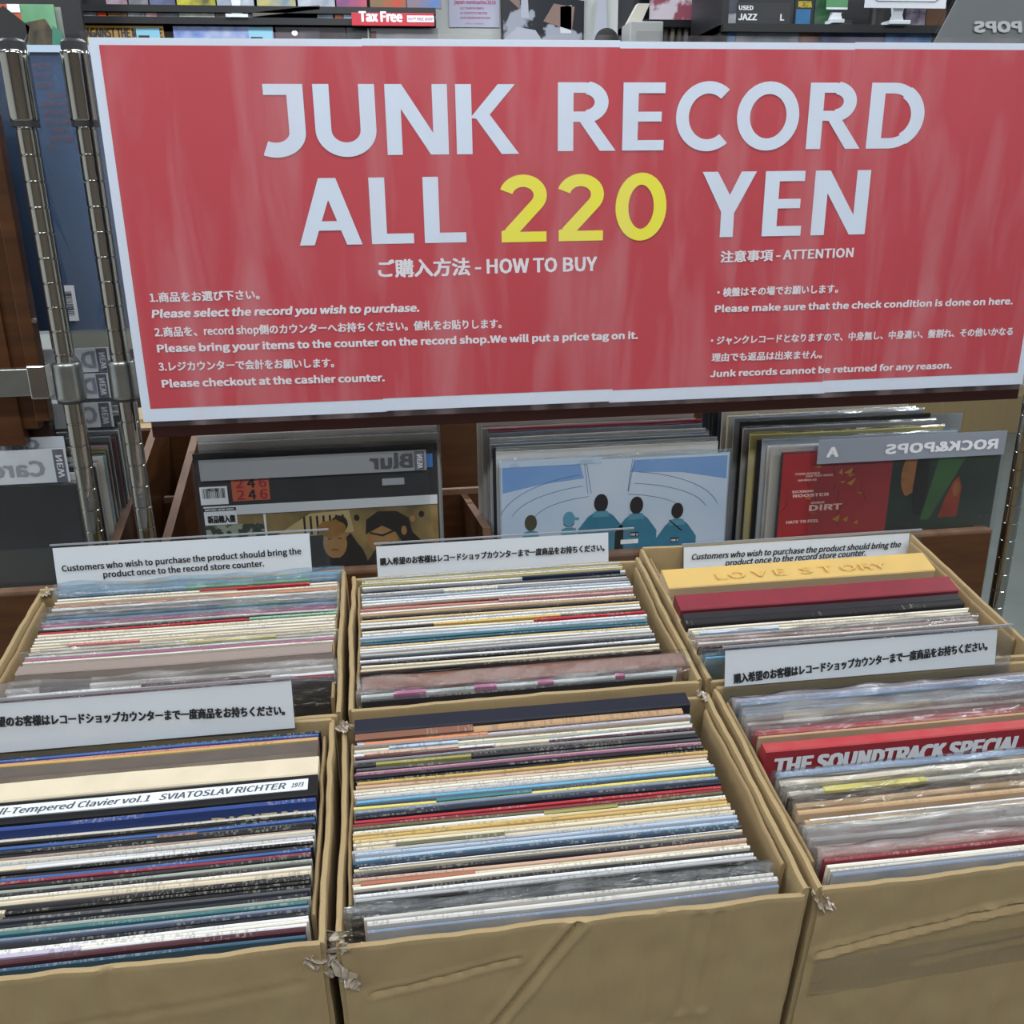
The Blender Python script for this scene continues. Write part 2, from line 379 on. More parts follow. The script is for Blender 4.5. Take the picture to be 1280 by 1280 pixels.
# ------------------------------------------------------------------ record sleeves
PAL = dict(black=('#141316', 'black'), ink=('#26242a', 'charcoal'), navy=('#1f2c47', 'navy blue'), dnavy=('#1a2030', 'blue-black'), blue=('#2f5aa8', 'blue'),
 royal=('#1d3f93', 'royal blue'), sky=('#4fa3cf', 'sky blue'), pale=('#a6bcd6', 'pale blue'), slate=('#6b7c9a', 'slate blue'), dblue=('#27536f', 'deep blue'),
 teal=('#2c6e76', 'teal'), green=('#4b8a5c', 'green'), mint=('#86b89a', 'pale green'), olive=('#8a8437', 'olive'), dolive=('#5c5a34', 'dark olive'),
 yellow=('#e0cf58', 'yellow'), gold=('#cfa44a', 'gold'), sand=('#d4b679', 'sandy yellow'), cream=('#dbd1b5', 'cream'), ivory=('#e0dac9', 'ivory'),
 white=('#dadbde', 'white'), off=('#c6c4bf', 'off-white'), grey=('#a9acb0', 'light grey'), mgrey=('#74777c', 'mid grey'), dgrey=('#45474d', 'dark grey'),
 ggrey=('#9aa394', 'greenish grey'), taupe=('#8d7b74', 'taupe'), dtaupe=('#5f5148', 'brown-grey'), tan=('#b98c5e', 'tan'), brown=('#7c4a35', 'brown'), rust=('#a4573c', 'rust'), orange=('#d97f4d', 'orange'),
 peach=('#cba188', 'peach'), pink=('#c9a09d', 'pink'), rose=('#b97f83', 'dusty rose'), magenta=('#a8487c', 'magenta'), purple=('#7f4b6d', 'purple'),
 red=('#c0202c', 'bright red'), dred=('#8e2431', 'dark red'), maroon=('#4c1a26', 'maroon'), coral=('#cf7b72', 'coral'), kraft=('#b18a5c', 'brown kraft paper'), beige=('#d2c1a0', 'beige'),
 silver=('#aab4b6', 'silvery grey'), lilac=('#b3a8c4', 'lilac'))
def _mute(h, k=.24):
    c = [int(h[i:i+2], 16) for i in (1, 3, 5)]; g = .3*c[0]+.59*c[1]+.11*c[2]
    return '#%02x%02x%02x' % tuple(int(round(v+(g-v)*k)) for v in c)
PAL = {k: (_mute(v[0]), v[1]) for k, v in PAL.items()}
def spine_mat(c):
    k = ('spine', c)
    if k in MC: return MC[k]
    hx = PAL[c][0]; a = lin(hx); lum = .3*a[0]+.6*a[1]+.1*a[2]
    M = bpy.data.materials.new('printed_spine_'+PAL[c][1].replace(' ', '_').replace('-', '_')); M.use_nodes = True; nt = M.node_tree; N = nt.nodes; L = nt.links
    b = N['Principled BSDF']; b.inputs['Roughness'].default_value = .5; b.inputs['Specular IOR Level'].default_value = .22
    tc = N.new('ShaderNodeTexCoord'); oi = N.new('ShaderNodeObjectInfo')
    ad = N.new('ShaderNodeVectorMath'); ad.operation = 'ADD'; L.new(tc.outputs['Object'], ad.inputs[0])
    sc = N.new('ShaderNodeVectorMath'); sc.operation = 'SCALE'; sc.inputs['Scale'].default_value = 3.0
    cx = N.new('ShaderNodeCombineXYZ'); L.new(oi.outputs['Random'], cx.inputs[0]); L.new(oi.outputs['Random'], cx.inputs[1]); L.new(cx.outputs[0], sc.inputs[0]); L.new(sc.outputs[0], ad.inputs[1])
    mp = N.new('ShaderNodeMapping'); mp.inputs['Scale'].default_value = (520, 60, 500); L.new(ad.outputs[0], mp.inputs[0])
    n1 = N.new('ShaderNodeTexNoise'); n1.inputs['Scale'].default_value = 1; n1.inputs['Detail'].default_value = 1; L.new(mp.outputs[0], n1.inputs['Vector'])
    r1 = N.new('ShaderNodeValToRGB'); r1.color_ramp.elements[0].position = .52; r1.color_ramp.elements[1].position = .6; L.new(n1.outputs['Fac'], r1.inputs[0])
    mp2 = N.new('ShaderNodeMapping'); mp2.inputs['Scale'].default_value = (13, 3, 3); L.new(ad.outputs[0], mp2.inputs[0])
    n2 = N.new('ShaderNodeTexNoise'); n2.inputs['Scale'].default_value = 1; n2.inputs['Detail'].default_value = 2; L.new(mp2.outputs[0], n2.inputs['Vector'])
    r2 = N.new('ShaderNodeValToRGB'); r2.color_ramp.elements[0].position = .50; r2.color_ramp.elements[1].position = .54; L.new(n2.outputs['Fac'], r2.inputs[0])
    mu = N.new('ShaderNodeMath'); mu.operation = 'MULTIPLY'; L.new(r1.outputs[0], mu.inputs[0]); L.new(r2.outputs[0], mu.inputs[1])
    m0 = N.new('ShaderNodeMath'); m0.operation = 'MULTIPLY'; m0.inputs[1].default_value = .22 if lum < .3 else .38; L.new(mu.outputs[0], m0.inputs[0])
    # body colour varies a little with wear
    n3 = N.new('ShaderNodeTexNoise'); n3.inputs['Scale'].default_value = 22; n3.inputs['Detail'].default_value = 5; L.new(ad.outputs[0], n3.inputs['Vector'])
    x0 = N.new('ShaderNodeMixRGB'); x0.blend_type = 'MIX'; x0.inputs[1].default_value = a
    wear = tuple(min(1, v*1.0+.02) if lum < .3 else v*.80 for v in a[:3])+(1,)
    x0.inputs[2].default_value = wear; L.new(n3.outputs['Fac'], x0.inputs[0])
    x1 = N.new('ShaderNodeMixRGB'); x1.inputs[2].default_value = (.07, .07, .08, 1) if lum > .25 else (.55, .52, .42, 1)
    L.new(x0.outputs[0], x1.inputs[1]); L.new(m0.outputs[0], x1.inputs[0]); L.new(x1.outputs[0], b.inputs['Base Color'])
    MC[k] = M; return M
def cover_mat(c):
    hx = PAL[c][0]; a = lin(hx); dark = a[0]+a[1]+a[2] < .5
    return mat('printed_cover', hx, .4, c2='#48464a' if dark else '#c9bfae', scale=12, amount=.35 if dark else .7)
def jacket(x, s, n, wd, h, t, c, cov=None, rz=0, parent_rot=TILT, name='record_sleeve', world=None, bow=None):
    """a cardboard record jacket: rounded spine on top, slightly bowed; returns the mesh object"""
    st_ = 8; mb = MB(); plain = t > .009; bow = random.uniform(-.0007, .0007) if bow is None else bow; r = min(t*.32, .0012)
    prof = [(0, 0), (0, h-r), (r, h), (t-r, h), (t, h-r), (t, 0)]; ph = random.uniform(0, 6)
    for i in range(st_+1):
        u = i/st_; yb = bow*math.sin(math.pi*u); zb = .0004*math.sin(u*7+ph)
        for y, z in prof: mb.v.append((u*wd, y+(yb if z > .1 else 0), z+(zb if z > .1 else 0)))
    P = 6
    for i in range(st_):
        for k in range(P):
            a = i*P+k; b = i*P+(k+1) % P; mb.face([a, b, b+P, a+P], 0 if k in (1, 2, 3) else 1)
    mb.face(list(range(P)), 1); mb.face([st_*P+k for k in reversed(range(P))], 1)
    o = mb.build(name, [mat('worn_box_'+PAL[c][1].replace(' ', '_').replace('-', '_'), PAL[c][0], .5, c2='#8a8172' if sum(lin(PAL[c][0])[:3]) > .3 else '#26262c', scale=30, amount=.2, spec=.25) if plain else spine_mat(c), cover_mat(cov or c)])
    o.location = world if world is not None else W(x, s, n); o.rotation_euler = (parent_rot, 0, rz)
    return o
def plastic(o, wd, h, t, mt, over=.006, seed=0, wob=.0022, ext=.005):
    """crinkled clear bag around a sleeve, with its loose top edge"""
    mb = MB(); nx = 34; zs = [0, .15, h-.04, h-.02, h-.008, h, h+over*.5, h+over]
    for side in (-1, 1):
        b = len(mb.v)
        for i in range(nx+1):
            u = i/nx
            for z in zs:
                k = 0 if z < .1 else (.35 if z < h-.01 else 1)
                d = (.0008+abs(wob*NZ.noise(Vector((u*11+seed, z*25, seed*1.7+side)))))*k+.0004
                top = over*.5*NZ.noise(Vector((u*6+seed, 3, seed))) if z > h else 0
                close = .0 if z <= h else (z-h)/over
                y = (t/2)+side*((t/2+d)*(1-close*.75))+ (wob*1.6*NZ.noise(Vector((u*8+seed, 7, seed)))*close)
                mb.v.append((-ext+u*(wd+2*ext), y, z+top))
        Z = len(zs)
        for i in range(nx):
            for k in range(Z-1): mb.face([b+i*Z+k, b+i*Z+k+1, b+(i+1)*Z+k+1, b+(i+1)*Z+k])
    return mb.build('plastic_sleeve', mt, o, smooth=True)
ORD = lambda n: '%d%s' % (n, 'th' if 10 < n % 100 < 14 else {1: 'st', 2: 'nd', 3: 'rd'}.get(n % 10, 'th'))
def fill(boxname, rows, uref, right, xedge, floor_n, htop=.0, smax=None, smin=None):
    """rows run from the back of the box to the front: 'v colour flags'. v = height in the photograph of the top edge at x=uref"""
    items = []
    for line in rows.strip().split('\n'):
        tk = line.split(); v, c = float(tk[0]), tk[1]; o = dict(k=2.5, L=0, x=0, w=315, h=0, p=None, strips=[], cov=None, o=False)
        for f in tk[2:]:
            if f[0] == 'k': o['k'] = float(f[1:])
            elif f[0] == 'x': o['x'] = float(f[1:])
            elif f[0] == 'L': o['L'] = float(f[1:])
            elif f[0] == 'w': o['w'] = float(f[1:])
            elif f[0] == 'h': o['h'] = float(f[1:])
            elif f[0] == 'P': o['p'] = {'': CRINK, 'b': CLEARB, 'm': MILKY}[f[1:]]
            elif f[0] == 'c': o['cov'] = f[2:]
            elif f[0] == 's': a, b, cc = f[2:].split(','); o['strips'].append((float(a), float(b), cc))
            elif f[0] == 'o': o['o'] = True
        items.append((v, c, o))
    out = []; n = len(items); prev = 9
    for i, (v, c, o) in enumerate(items):
        hj = random.uniform(-.0012, .0012)+o['h']/1000+htop
        nt = hj; s = local(at_tilt(uref, v, nt))[1]; t = o['k']/1000
        if o['k'] > 4.5: s -= t
        if smax: s = min(s, smax-t)
        if smin: s = max(s, smin+(n-1-i)*.0036)
        s = min(s, prev-t-.0002); prev = s
        wd = o['w']/1000; x = (xedge-wd if right else xedge)+random.uniform(-.0018, .0018)+o['x']/1000
        h = nt-floor_n
        la = math.radians(o['L'])
        j = jacket(x, s+h*math.sin(la), floor_n+h*(1-math.cos(la)), wd, h, t, c, o['cov'], parent_rot=TILT+la)
        for a, b, cc in o['strips']:
            MB().box(a*wd, b*wd, -.0003, t+.0003, h-.004, h+.0007).build('spine_strip', spine_mat(cc), j)['label'] = PAL[cc][1]+' strip along the spine'
        if o['p']: plastic(j, wd, h, t, o['p'], over=random.uniform(.003, .010), seed=i*1.37+len(boxname), wob=.0030)
        if o['o'] and not o['p']:
            MB().box(.004, wd-.006, t*.35, t*.65, h-.3, h+.0016).build('inner_sleeve', spine_mat('white'), j)
        out.append(j)
        idx = n-i
        front = items[i+1][1] if i+1 < n else None
        kind = 'record boxed set' if o['k'] > 9 else 'record sleeve'
        lab = (('plastic-wrapped ' if o['p'] else '')+PAL[c][1]+' '+kind+((', behind the '+PAL[front][1]+' one') if front else '')+', '+(ORD(idx)+' from' if idx > 1 else 'right at')+' the front of the '+boxname)
        ws = lab.split()
        if len(ws) > 16: lab = ('plastic-wrapped ' if o['p'] else '')+PAL[c][1]+' '+kind+', '+ORD(idx)+' from the front of the '+boxname
        tag(j, lab, 'record' if kind != 'record boxed set' else 'boxed set', 'record sleeves in the '+boxname)
        if kind == 'record boxed set': j.name = 'record_boxed_set'; j['group'] = 'boxed sets standing among the records'
    return out
def conv(rows, base, k):                       # heights noted on an enlarged crop -> photograph
    r = []
    for line in rows.strip().split('\n'):
        a, b = line.split(None, 1); r.append('%.2f %s' % (base+float(a)/k, b))
    return '\n'.join(r)
FLOOR = BOT+.007
FM = conv('''206 dnavy k19 w322 h3
264 tan k8 w312 s=0,.35,brown
291 black
300 pink k1.5
311 pale s=.02,.38,orange
326 taupe
340 cream s=.1,.3,pale
355 ggrey
368 white s=.03,.3,peach
386 maroon s=.4,.56,beige
405 mgrey
419 black
434 ink s=.06,.33,olive
448 dgrey
460 rose
473 purple
486 black
498 black
509 gold
524 peach
536 beige
550 ivory
565 off
580 grey
600 sky
614 navy
629 yellow s=.22,.48,teal
645 slate
660 navy
674 dnavy
693 red
707 dred
718 dolive
735 white s=.5,.7,olive
754 sand
768 gold
781 sand
796 cream
810 beige s=.1,.38,dolive
828 grey
843 pale
858 pale
874 dblue
890 navy
905 beige o
920 dgrey
936 ink
954 peach
970 beige s=.02,.3,rust
986 ivory
1000 black
1014 white
1028 grey
1042 black
1066 ink P
1083 dgrey P
1104 black P w322
1120 off x8
1132 off c=grey x11 k4
1172 slate h-5 c=slate x11''', 850, 3.656)
fill('front middle box', FM, 452, False, -.0465, FLOOR, smax=.7855, smin=.5595)
BM = conv('''196 grey
204 olive
212 beige o
220 olive
228 white s=.6,.98,navy
240 dgrey
248 off
256 mgrey s=.3,.5,cream
265 pale
274 white
283 white
293 brown
301 coral s=.5,1,rose
311 ivory
319 tan
329 ink
338 sand
347 white
357 ivory
366 ink s=.25,.7,gold
376 cream s=.6,1,red
386 white
396 pale
406 teal
415 dblue
424 sand
433 white
442 off
452 grey
462 dnavy
472 white
481 black
491 cream
502 beige
511 black
522 brown k22 w330 P c=rust h4
590 silver k4 w318 P h3 s=.1,.2,magenta s=.35,.42,magenta s=.55,.6,magenta s=.8,.83,magenta
606 ink k2.5 w312''', 650, 2.667)
fill('back middle box', BM, 455, False, -.042, FLOOR, smax=1.050, smin=.8135)
BL = conv('''214 sky Pb k5 w320 h3
232 pale Pb k4
250 dblue P k4 s=.45,.9,green
264 ivory s=.5,.9,red
274 cream
287 orange
298 off P k4
314 pink P
326 teal P s=.6,.8,green
340 slate Pb k4
352 magenta
360 off P
371 black
379 red s=.7,1,mint
388 cream
399 ivory
409 ivory
419 cream
429 beige s=.12,.35,coral
440 ivory
450 cream s=.5,.8,yellow
462 off P
472 magenta k2
479 ivory k2
488 taupe k15
524 dtaupe k14 c=dtaupe
566 off Pm k5 h3 s=.1,.25,ink
590 white P k4 s=.4,.8,maroon
606 dred k3
618 black P''', 660, 2.844)
fill('back left box', BL, 36, False, -.386, FLOOR, smax=1.066, smin=.8135)
BR = conv('''165 gold k34 w328 c=sand L9
248 dred k26 w330 L9
302 ink k11 w322 L9
322 black k8 w322 L9
354 ivory w322 L9
362 cream L9
370 ivory s=.02,.3,pale L9
380 off w322 L9
390 pink P L9
402 off L9
414 maroon L9
424 black L9
436 navy P L9
450 sky Pb L9''', 650, 2.56)
fill('back right box', BR, 850, False, .306, FLOOR+.004, htop=.014, smax=1.02, smin=.8135)
FR = conv('''140 lilac Pm k5 w322
162 slate Pb k4 w322
186 slate Pb k5 w322
200 pale Pm k4
218 ink Pm k4 s=.12,.3,beige s=.3,.6,yellow
236 off Pm k4
264 red k2.5 P h3
274 red k2.5 P h3
286 kraft k2.5 w317 h2
303 red k12 w335 h4 c=red
408 slate Pb k6 w322
440 beige Pm k5
478 ivory P k5 s=.1,.4,yellow
505 black k2
522 kraft P k5 w320 o
546 kraft k5 w322 c=tan
585 kraft k5 w322 o
600 ivory P k2
620 off Pm k4
662 grey Pm k4 w310
690 pink Pm k5
715 coral Pm k3
738 dred k3
762 ivory k3
775 off k2
800 slate k3 c=slate''', 820, 2.783)
fr = fill('front right box', FR, 950, False, .322, FLOOR, smax=.786, smin=.5595)
FL = conv('''222 dnavy
230 blue
238 coral
247 gold
250 dtaupe k14 c=taupe
304 beige k23 w322 h4 c=cream
388 black k25 w330 h2
468 ink k5
486 coral w318
496 ivory
506 royal k4 w320 h12
540 ivory
552 black
562 black
572 blue
582 dgrey s=.6,.7,brown
592 black
602 black
612 taupe
624 beige
634 grey
648 off
660 white s=.1,.3,beige
672 black
682 ink
692 blue
702 dred
714 ink
722 ggrey
733 ink
746 ivory
758 beige k4
772 ink
781 black
791 black s=.0,.3,beige
801 black
813 dgrey
824 dnavy
836 ggrey
848 teal
858 slate k2
868 navy
881 black
893 white
905 ivory
918 white s=.3,.5,lilac
936 maroon k4
962 dblue h-3 c=dblue''', 840, 2.909)
fl = fill('front left box', FL, 388, True, -.0800, FLOOR, smax=.786, smin=.5595)
# lettering on particular spines and fronts
def find(lst, word): return [j for j in lst if j['label'].startswith(word)][0]
WHITEP = mat('white_print', '#e9ecf0', .5); DKBLUEP = mat('dark_print', '#23283a', .5)
rb = find(fr, 'bright red record boxed'); hh = -FLOOR+.003
for k in range(4):
    pass
text(rb, 'THE SOUNDTRACK SPECIAL', .009, hh-.0265, .256, hh-.0265, .018, WHITEP, y=-.0012, bold=.0030)
text(rb, '— AMERICAN MOVIES', .262, hh-.0235, .325, hh-.0235, .004, mat('gold_print', '#caa64a', .5), y=-.0012, bold=.0004)
cl = find(fl, 'black record boxed')
hc = -FLOOR+.002
MB().box(.004, .322, .006, .019, hc-.002, hc+.0022).build('spine_label', mat('silvery_spine_label', '#d5dade', .4, c2='#c3c9ce', scale=20), cl)
def toptext(parent, body, x0, x1, y, z, cap, mt, bold=.0003, slant=.2):
    """print lying on top of a spine, read from in front"""
    v, f, a, b = text_geo(body); sx = (x1-x0-bold)/(b-a); sz = cap/CAP; mb = MB()
    for i, o in enumerate((0, bold*.5, bold)):
        k0 = len(mb.v)
        for px, py in v: mb.v.append((x0+(px-a)*sx+o+slant*py*sz, y+py*sz, z+i*.000004))
        for q in f: mb.face([k0+k for k in q])
    return mb.build('lettering', mt, parent)
toptext(cl, 'Well-Tempered Clavier vol.1   SVIATOSLAV RICHTER', .056, .303, .0090, hc+.0026, .0068, mat('grey_print', '#4a4d55', .5), .0006)
toptext(cl, '1973', .308, .318, .0095, hc+.0026, .005, DKBLUEP)
dg = find(fl, 'royal blue'); text(dg, 'DIGITAL', .235, hh-.0095, .312, hh-.0095, .0085, mat('beige_print', '#cdbf95', .5), y=-.0008, bold=.0016)
# the yellow box in the back right box: faint embossed title
yb = [o for o in bpy.data.objects if o.name.startswith('record_boxed_set') and 'gold' in o['label']][0]
hy = .016-FLOOR-.004
toptext(yb, 'LO V E  S T ORY', .06, .27, .0075, hy+.0009, .011, mat('faint_pencil_print', '#c89f50', .7), .0003, 0)

# ------------------------------------------------------------------ notice cards standing behind the boxes
def card(label, Y, uL, uR, uE, vt, vb, lines, italic=0, bold=.0011, cut=None, lean=0):
    """paper from uL to uR at heights vt..vb on the left edge; clear holder runs on to uE"""
    a = at_depth(uL, vt, Y); b = at_depth(uR, vt, Y); e = at_depth(uE, vt, Y); c = at_depth(uL, vb, Y)
    wd = b.x-a.x; ht = a.z-c.z; we = e.x-a.x; drop = .03
    o = empty('notice_card', (a.x, Y, a.z)); tag(o, label, 'notice card', 'printed notice cards in clear holders')
    MB().box(0, wd, .0006, .0010, -ht, -.0015).build('paper_strip', PAPER, o)
    h = MB()
    for y in (0.0, .0017): h.box(-.002, we, y, y+.0003, -ht-drop, .0016)
    h.build('clear_holder', HOLDER, o)
    MB().box(-.0025, we, -.0002, .0022, .0012, .0032).build('folded_top_edge', mat('grey_plastic_edge', '#8b8e94', .3), o)
    for body, (u0, v0), (u1, v1), cap in lines:
        p = at_depth(u0, v0, Y); q = at_depth(u1, v1, Y)
        text(o, body, p.x-a.x, p.z-a.z, q.x-a.x, q.z-a.z, cap, INK, y=-.0006, bold=bold, slant=italic)
    o.rotation_euler = (-math.radians(7), 0, 0)
    return o
JP = '購入希望のお客様はレコードショップカウンターまで一度商品をお持ちください。'
EN1, EN2 = 'Customers who wish to purchase the product should bring the', 'product once to the record store counter.'
card('white notice card in English behind the back left box', 1.112, 65, 388, 412, 684, 736, [(EN1, (79, 713), (377, 691), .0072), (EN2, (131, 720), (331, 706), .0072)], bold=.0006)
card('white notice card in Japanese behind the back middle box', 1.112, 470, 760, 792, 682, 720, [(JP, (475, 705), (755, 687), .0075)], bold=.0008)
card('white notice card in English tucked behind the yellow boxed set', 1.052, 855, 1135, 1150, 683, 735, [(EN1, (863, 699), (1124, 683), .0072), (EN2, (905, 706), (1080, 693), .0072)], italic=.25, bold=.0006)
card('white notice card in Japanese in the front right box, behind its records', .788, 907, 1243, 1262, 812, 856, [(JP, (915, 851), (1232, 810), .0080)], bold=.0009)
card('white notice card in Japanese in the front left box, behind its records', .788, -78, 367, 369, 884, 944, [(JP, (-36, 907), (357, 890), .0078)], bold=.0009)

# ------------------------------------------------------------------ the big red sign
YS = 1.190
def SP(u, v): q = at_depth(u, v, YS); return q.x-SX, q.z-SZ
SX, SZ = -.303, H-.2665
sign = empty('red_price_sign', (SX, YS, SZ)); tag(sign, 'large laminated red sign with white and yellow lettering hung on the rack posts', 'sign')
SW, SH = 1.190, .4325
RED = mat('red_print', '#c13a47', .5, c2='#b8323f', scale=3, amount=.8)
SHEET = mat('sign_paper', '#d6e0f0', .55, c2='#cfd9ea', scale=5, amount=.6)
ws = SW/4
for i in range(4):
    x0 = i*ws; x1 = x0+ws+(.004 if i < 3 else 0); y0 = -.0004*(i % 2); dz = (0, .0012, -.0006, .0008)[i]
    p = MB().box(x0, x1, y0, y0+.0008, dz if i else 0, SH+dz*.6).build('paper_sheet', SHEET, sign)
    MB().poly([(x0+(.0105 if i == 0 else 0), .0165+dz), (x1-(.010 if i == 3 else 0), .0165+dz), (x1-(.010 if i == 3 else 0), SH-.0075+dz*.6), (x0+(.0105 if i == 0 else 0), SH-.0075+dz*.6)], y0-.00025).build('red_print', RED, p)
YL = -.0010
LET = mat('white_lettering', '#d8e2f2', .5, c2='#cfdaeb', scale=8, amount=.6); YEL = mat('yellow_lettering', '#efe63c', .5)
def bigword(word, uL, uR, vt, vb, mt):
    xa, zb = SP(uL, vb); xb, _ = SP(uR, vb); _, zt = SP(uL, vt)
    # bottom edge height taken at the left end
    big(sign, word, xa, xb, zb, zt-zb, mt, YL)
bigword('JUNK', 334, 648, 105, 195, LET); bigword('RECORD', 697, 1149, 103, 189, LET)
bigword('ALL', 375, 585, 223, 307, LET); bigword('220', 627, 831, 219, 303, YEL); bigword('YEN', 874, 1078, 215, 297, LET)
SM = mat('white_small_lettering', '#e4dfe6', .5)
def st_(body, p0, p1, cap, bold=.0011, slant=0):
    a = SP(*p0); b = SP(*p1); text(sign, body, a[0], a[1], b[0], b[1], cap, SM, y=YL, bold=bold, slant=slant)
st_('ご購入方法 - HOW TO BUY', (473, 345), (746, 338), .0165, .0016)
st_('注意事項 - ATTENTION', (900, 327), (1066, 321), .0112, .0011)
st_('1.商品をお選び下さい。', (188, 377), (325, 373), .0092, .0008)
st_('Please select the record you wish to purchase.', (190, 397), (524, 389), .0088, .0013, .2)
st_('2.商品を、record shop側のカウンターへお持ちください。値札をお貼りします。', (194, 420), (627, 409), .0092, .0008)
st_('Please bring your items to the counter on the record shop.We will put a price tag on it.', (197, 440), (797, 423), .0086, .0013)
st_('3.レジカウンターで会計をお願いします。', (199, 463), (418, 458), .0092, .0008)
st_('Please checkout at the cashier counter.', (203, 484), (481, 476), .0088, .0013)
st_('・検盤はその場でお願いします。', (896, 370), (1047, 365), .0088, .0008)
st_('Please make sure that the check condition is done on here.', (893, 390), (1265, 380), .0082, .0012)
st_('・ジャンクレコードとなりますので、中身無し、中身違い、盤割れ、その他いかなる', (888, 430), (1265, 418), .0088, .0008)
st_('理由でも返品は出来ません。', (889, 451), (1027, 447), .0088, .0008)
st_('Junk records cannot be returned for any reason.', (887, 471), (1189, 460), .0080, .0012)
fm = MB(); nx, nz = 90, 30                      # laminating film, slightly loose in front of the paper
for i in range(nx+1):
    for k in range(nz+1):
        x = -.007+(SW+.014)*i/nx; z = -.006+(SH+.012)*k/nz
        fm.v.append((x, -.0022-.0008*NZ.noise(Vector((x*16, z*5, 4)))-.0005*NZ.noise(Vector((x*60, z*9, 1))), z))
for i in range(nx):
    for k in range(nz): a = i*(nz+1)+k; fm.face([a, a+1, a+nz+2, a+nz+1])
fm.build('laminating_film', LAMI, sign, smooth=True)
# dark board behind the sign
bd = MB().box(0, 1.185, 0, .010, 0, .45).build('backing_board', DKWOOD, bevel=.001); bd.location = (-.296, 1.196, H-.2885)
tag(bd, 'dark mahogany board behind the red sign, showing below it', 'board')

# ------------------------------------------------------------------ chrome rack posts
def post(label, x, y, ztop, collar_z=None, sleeve=None):
    t = empty('rack_post', (x, y, 0)); tag(t, label, 'rack post', 'grooved chrome rack posts')
    prof = [(.0112, 0)]; z = .02; r = .0117
    while z < ztop-.015:
        prof += [(r, z-.0022), (r, z-.0013), (r-.0009, z-.0006), (r-.0009, z+.0006), (r, z+.0013), (r, z+.0022)]; z += .0288
    prof += [(r, ztop)]
    MB().lathe(prof, 24).build('grooved_tube', CHROME, t, smooth=True)
    if sleeve:
        MB().lathe([(.0150, sleeve[0]), (.0158, sleeve[0]+.001), (.0158, sleeve[0]+.003), (.0158, sleeve[1]-.003), (.0158, sleeve[1]), (.0152, sleeve[1]+.001)], 24).build('top_sleeve', CHROME, t, smooth=True)
        MB().lathe([(.0150, sleeve[0]-.006), (.0150, sleeve[0])], 24).build('plastic_ring', DKPLAST, t, smooth=True)
        MB().lathe([(.0142, sleeve[1]), (.0142, sleeve[1]+.010), (.011, sleeve[1]+.013), (.002, sleeve[1]+.014)], 24).build('cap', DKPLAST if x < 0 else CHROME, t, smooth=True)
    if collar_z is not None:
        MB().lathe([(.0168, collar_z), (.0180, collar_z+.002), (.0180, collar_z+.005), (.0175, collar_z+.042), (.0175, collar_z+.045), (.0165, collar_z+.047)], 24).build('clamp_collar', STEEL, t, smooth=True)
        MB().lathe([(.0172, collar_z-.003), (.0172, collar_z)], 24).build('plastic_ring', DKPLAST, t, smooth=True)
    return t
zt = H+.155
post('left of the two chrome posts beside the red sign, joined to the steel bracket', -.393, 1.222, zt-.014, H-.241, (H+.083, zt))
post('right of the two chrome posts, half covered by the red sign edge', -.3275, 1.222, zt-.014, H-.241, (H+.083, zt))
pr = at_depth(1259, 675, 1.262)
post('lone chrome post right of the brown record bin', pr.x, 1.262, H-.25)

# steel bracket at the left post
br = empty('shelf_bracket', (-.70, 1.215, H-.235)); tag(br, 'steel bracket bar clamped to the left chrome post with a screwed hinge plate', 'bracket')
MB().box(0, .262, 0, .014, .002, .036).build('bar', STEEL, br, bevel=.001)
MB().box(.262, .284, -.004, .018, -.002, .040).build('socket', CHROME, br, bevel=.002)
MB().box(.12, .198, -.006, -.001, .010, .042).build('clip_plate', STEEL, br, bevel=.0015)
hp = MB().box(.178, .206, -.004, 0, -.028, .001).build('hinge_plate', mat('zinc_plate', '#b9bfae', .4, .6), br, bevel=.002)
def screw(parent, x, y, z, r=.0032, nm='screw'):
    mb = MB(); k0 = 0; n = 12
    for d, rr in ((0, r), (-.0012, r*.8)):
        for k in range(n): a = 2*math.pi*k/n; mb.v.append((x+rr*math.cos(a), y+d, z+rr*math.sin(a)))
    for k in range(n): mb.face([k, (k+1) % n, n+(k+1) % n, n+k])
    mb.face([n+k for k in range(n)]); return mb.build(nm, mat('screw_metal', '#9a9a98', .3, .9), parent)
screw(hp, .198, -.0045, -.020); MB().lathe([(.004, 0), (.004, .0003)], 12).build('screw_hole', DKPLAST, hp).matrix_local = Matrix.Translation((.186, -.0042, -.020)) @ Matrix.Rotation(math.pi/2, 4, 'X')

# brown wooden cabinet at the far left
cb = empty('wooden_cabinet', (-1.05, 1.262, 0)); tag(cb, 'brown wooden cabinet panel at the far left behind the chrome post', 'cabinet')
cz = H-.288
for nm, x0, x1, z0, z1, y in (('side_panel', 0, .5945, cz+.0, H+.098, .010), ('edge_board', .5945, .612, cz+.012, H+.096, .0), ('inner_board', .535, .575, cz-.02, H+.09, .004)):
    MB().box(x0, x1, y, y+.02, z0, z1).build(nm, WOOD, cb, bevel=.0015)
MB().box(0, .60, .03, .05, cz-.02, H+.09).build('back_board', DKWOOD, cb)
sp_ = at_depth(43, 401, 1.262); screw(cb, sp_.x+1.05, -.0005, sp_.z, .0035)

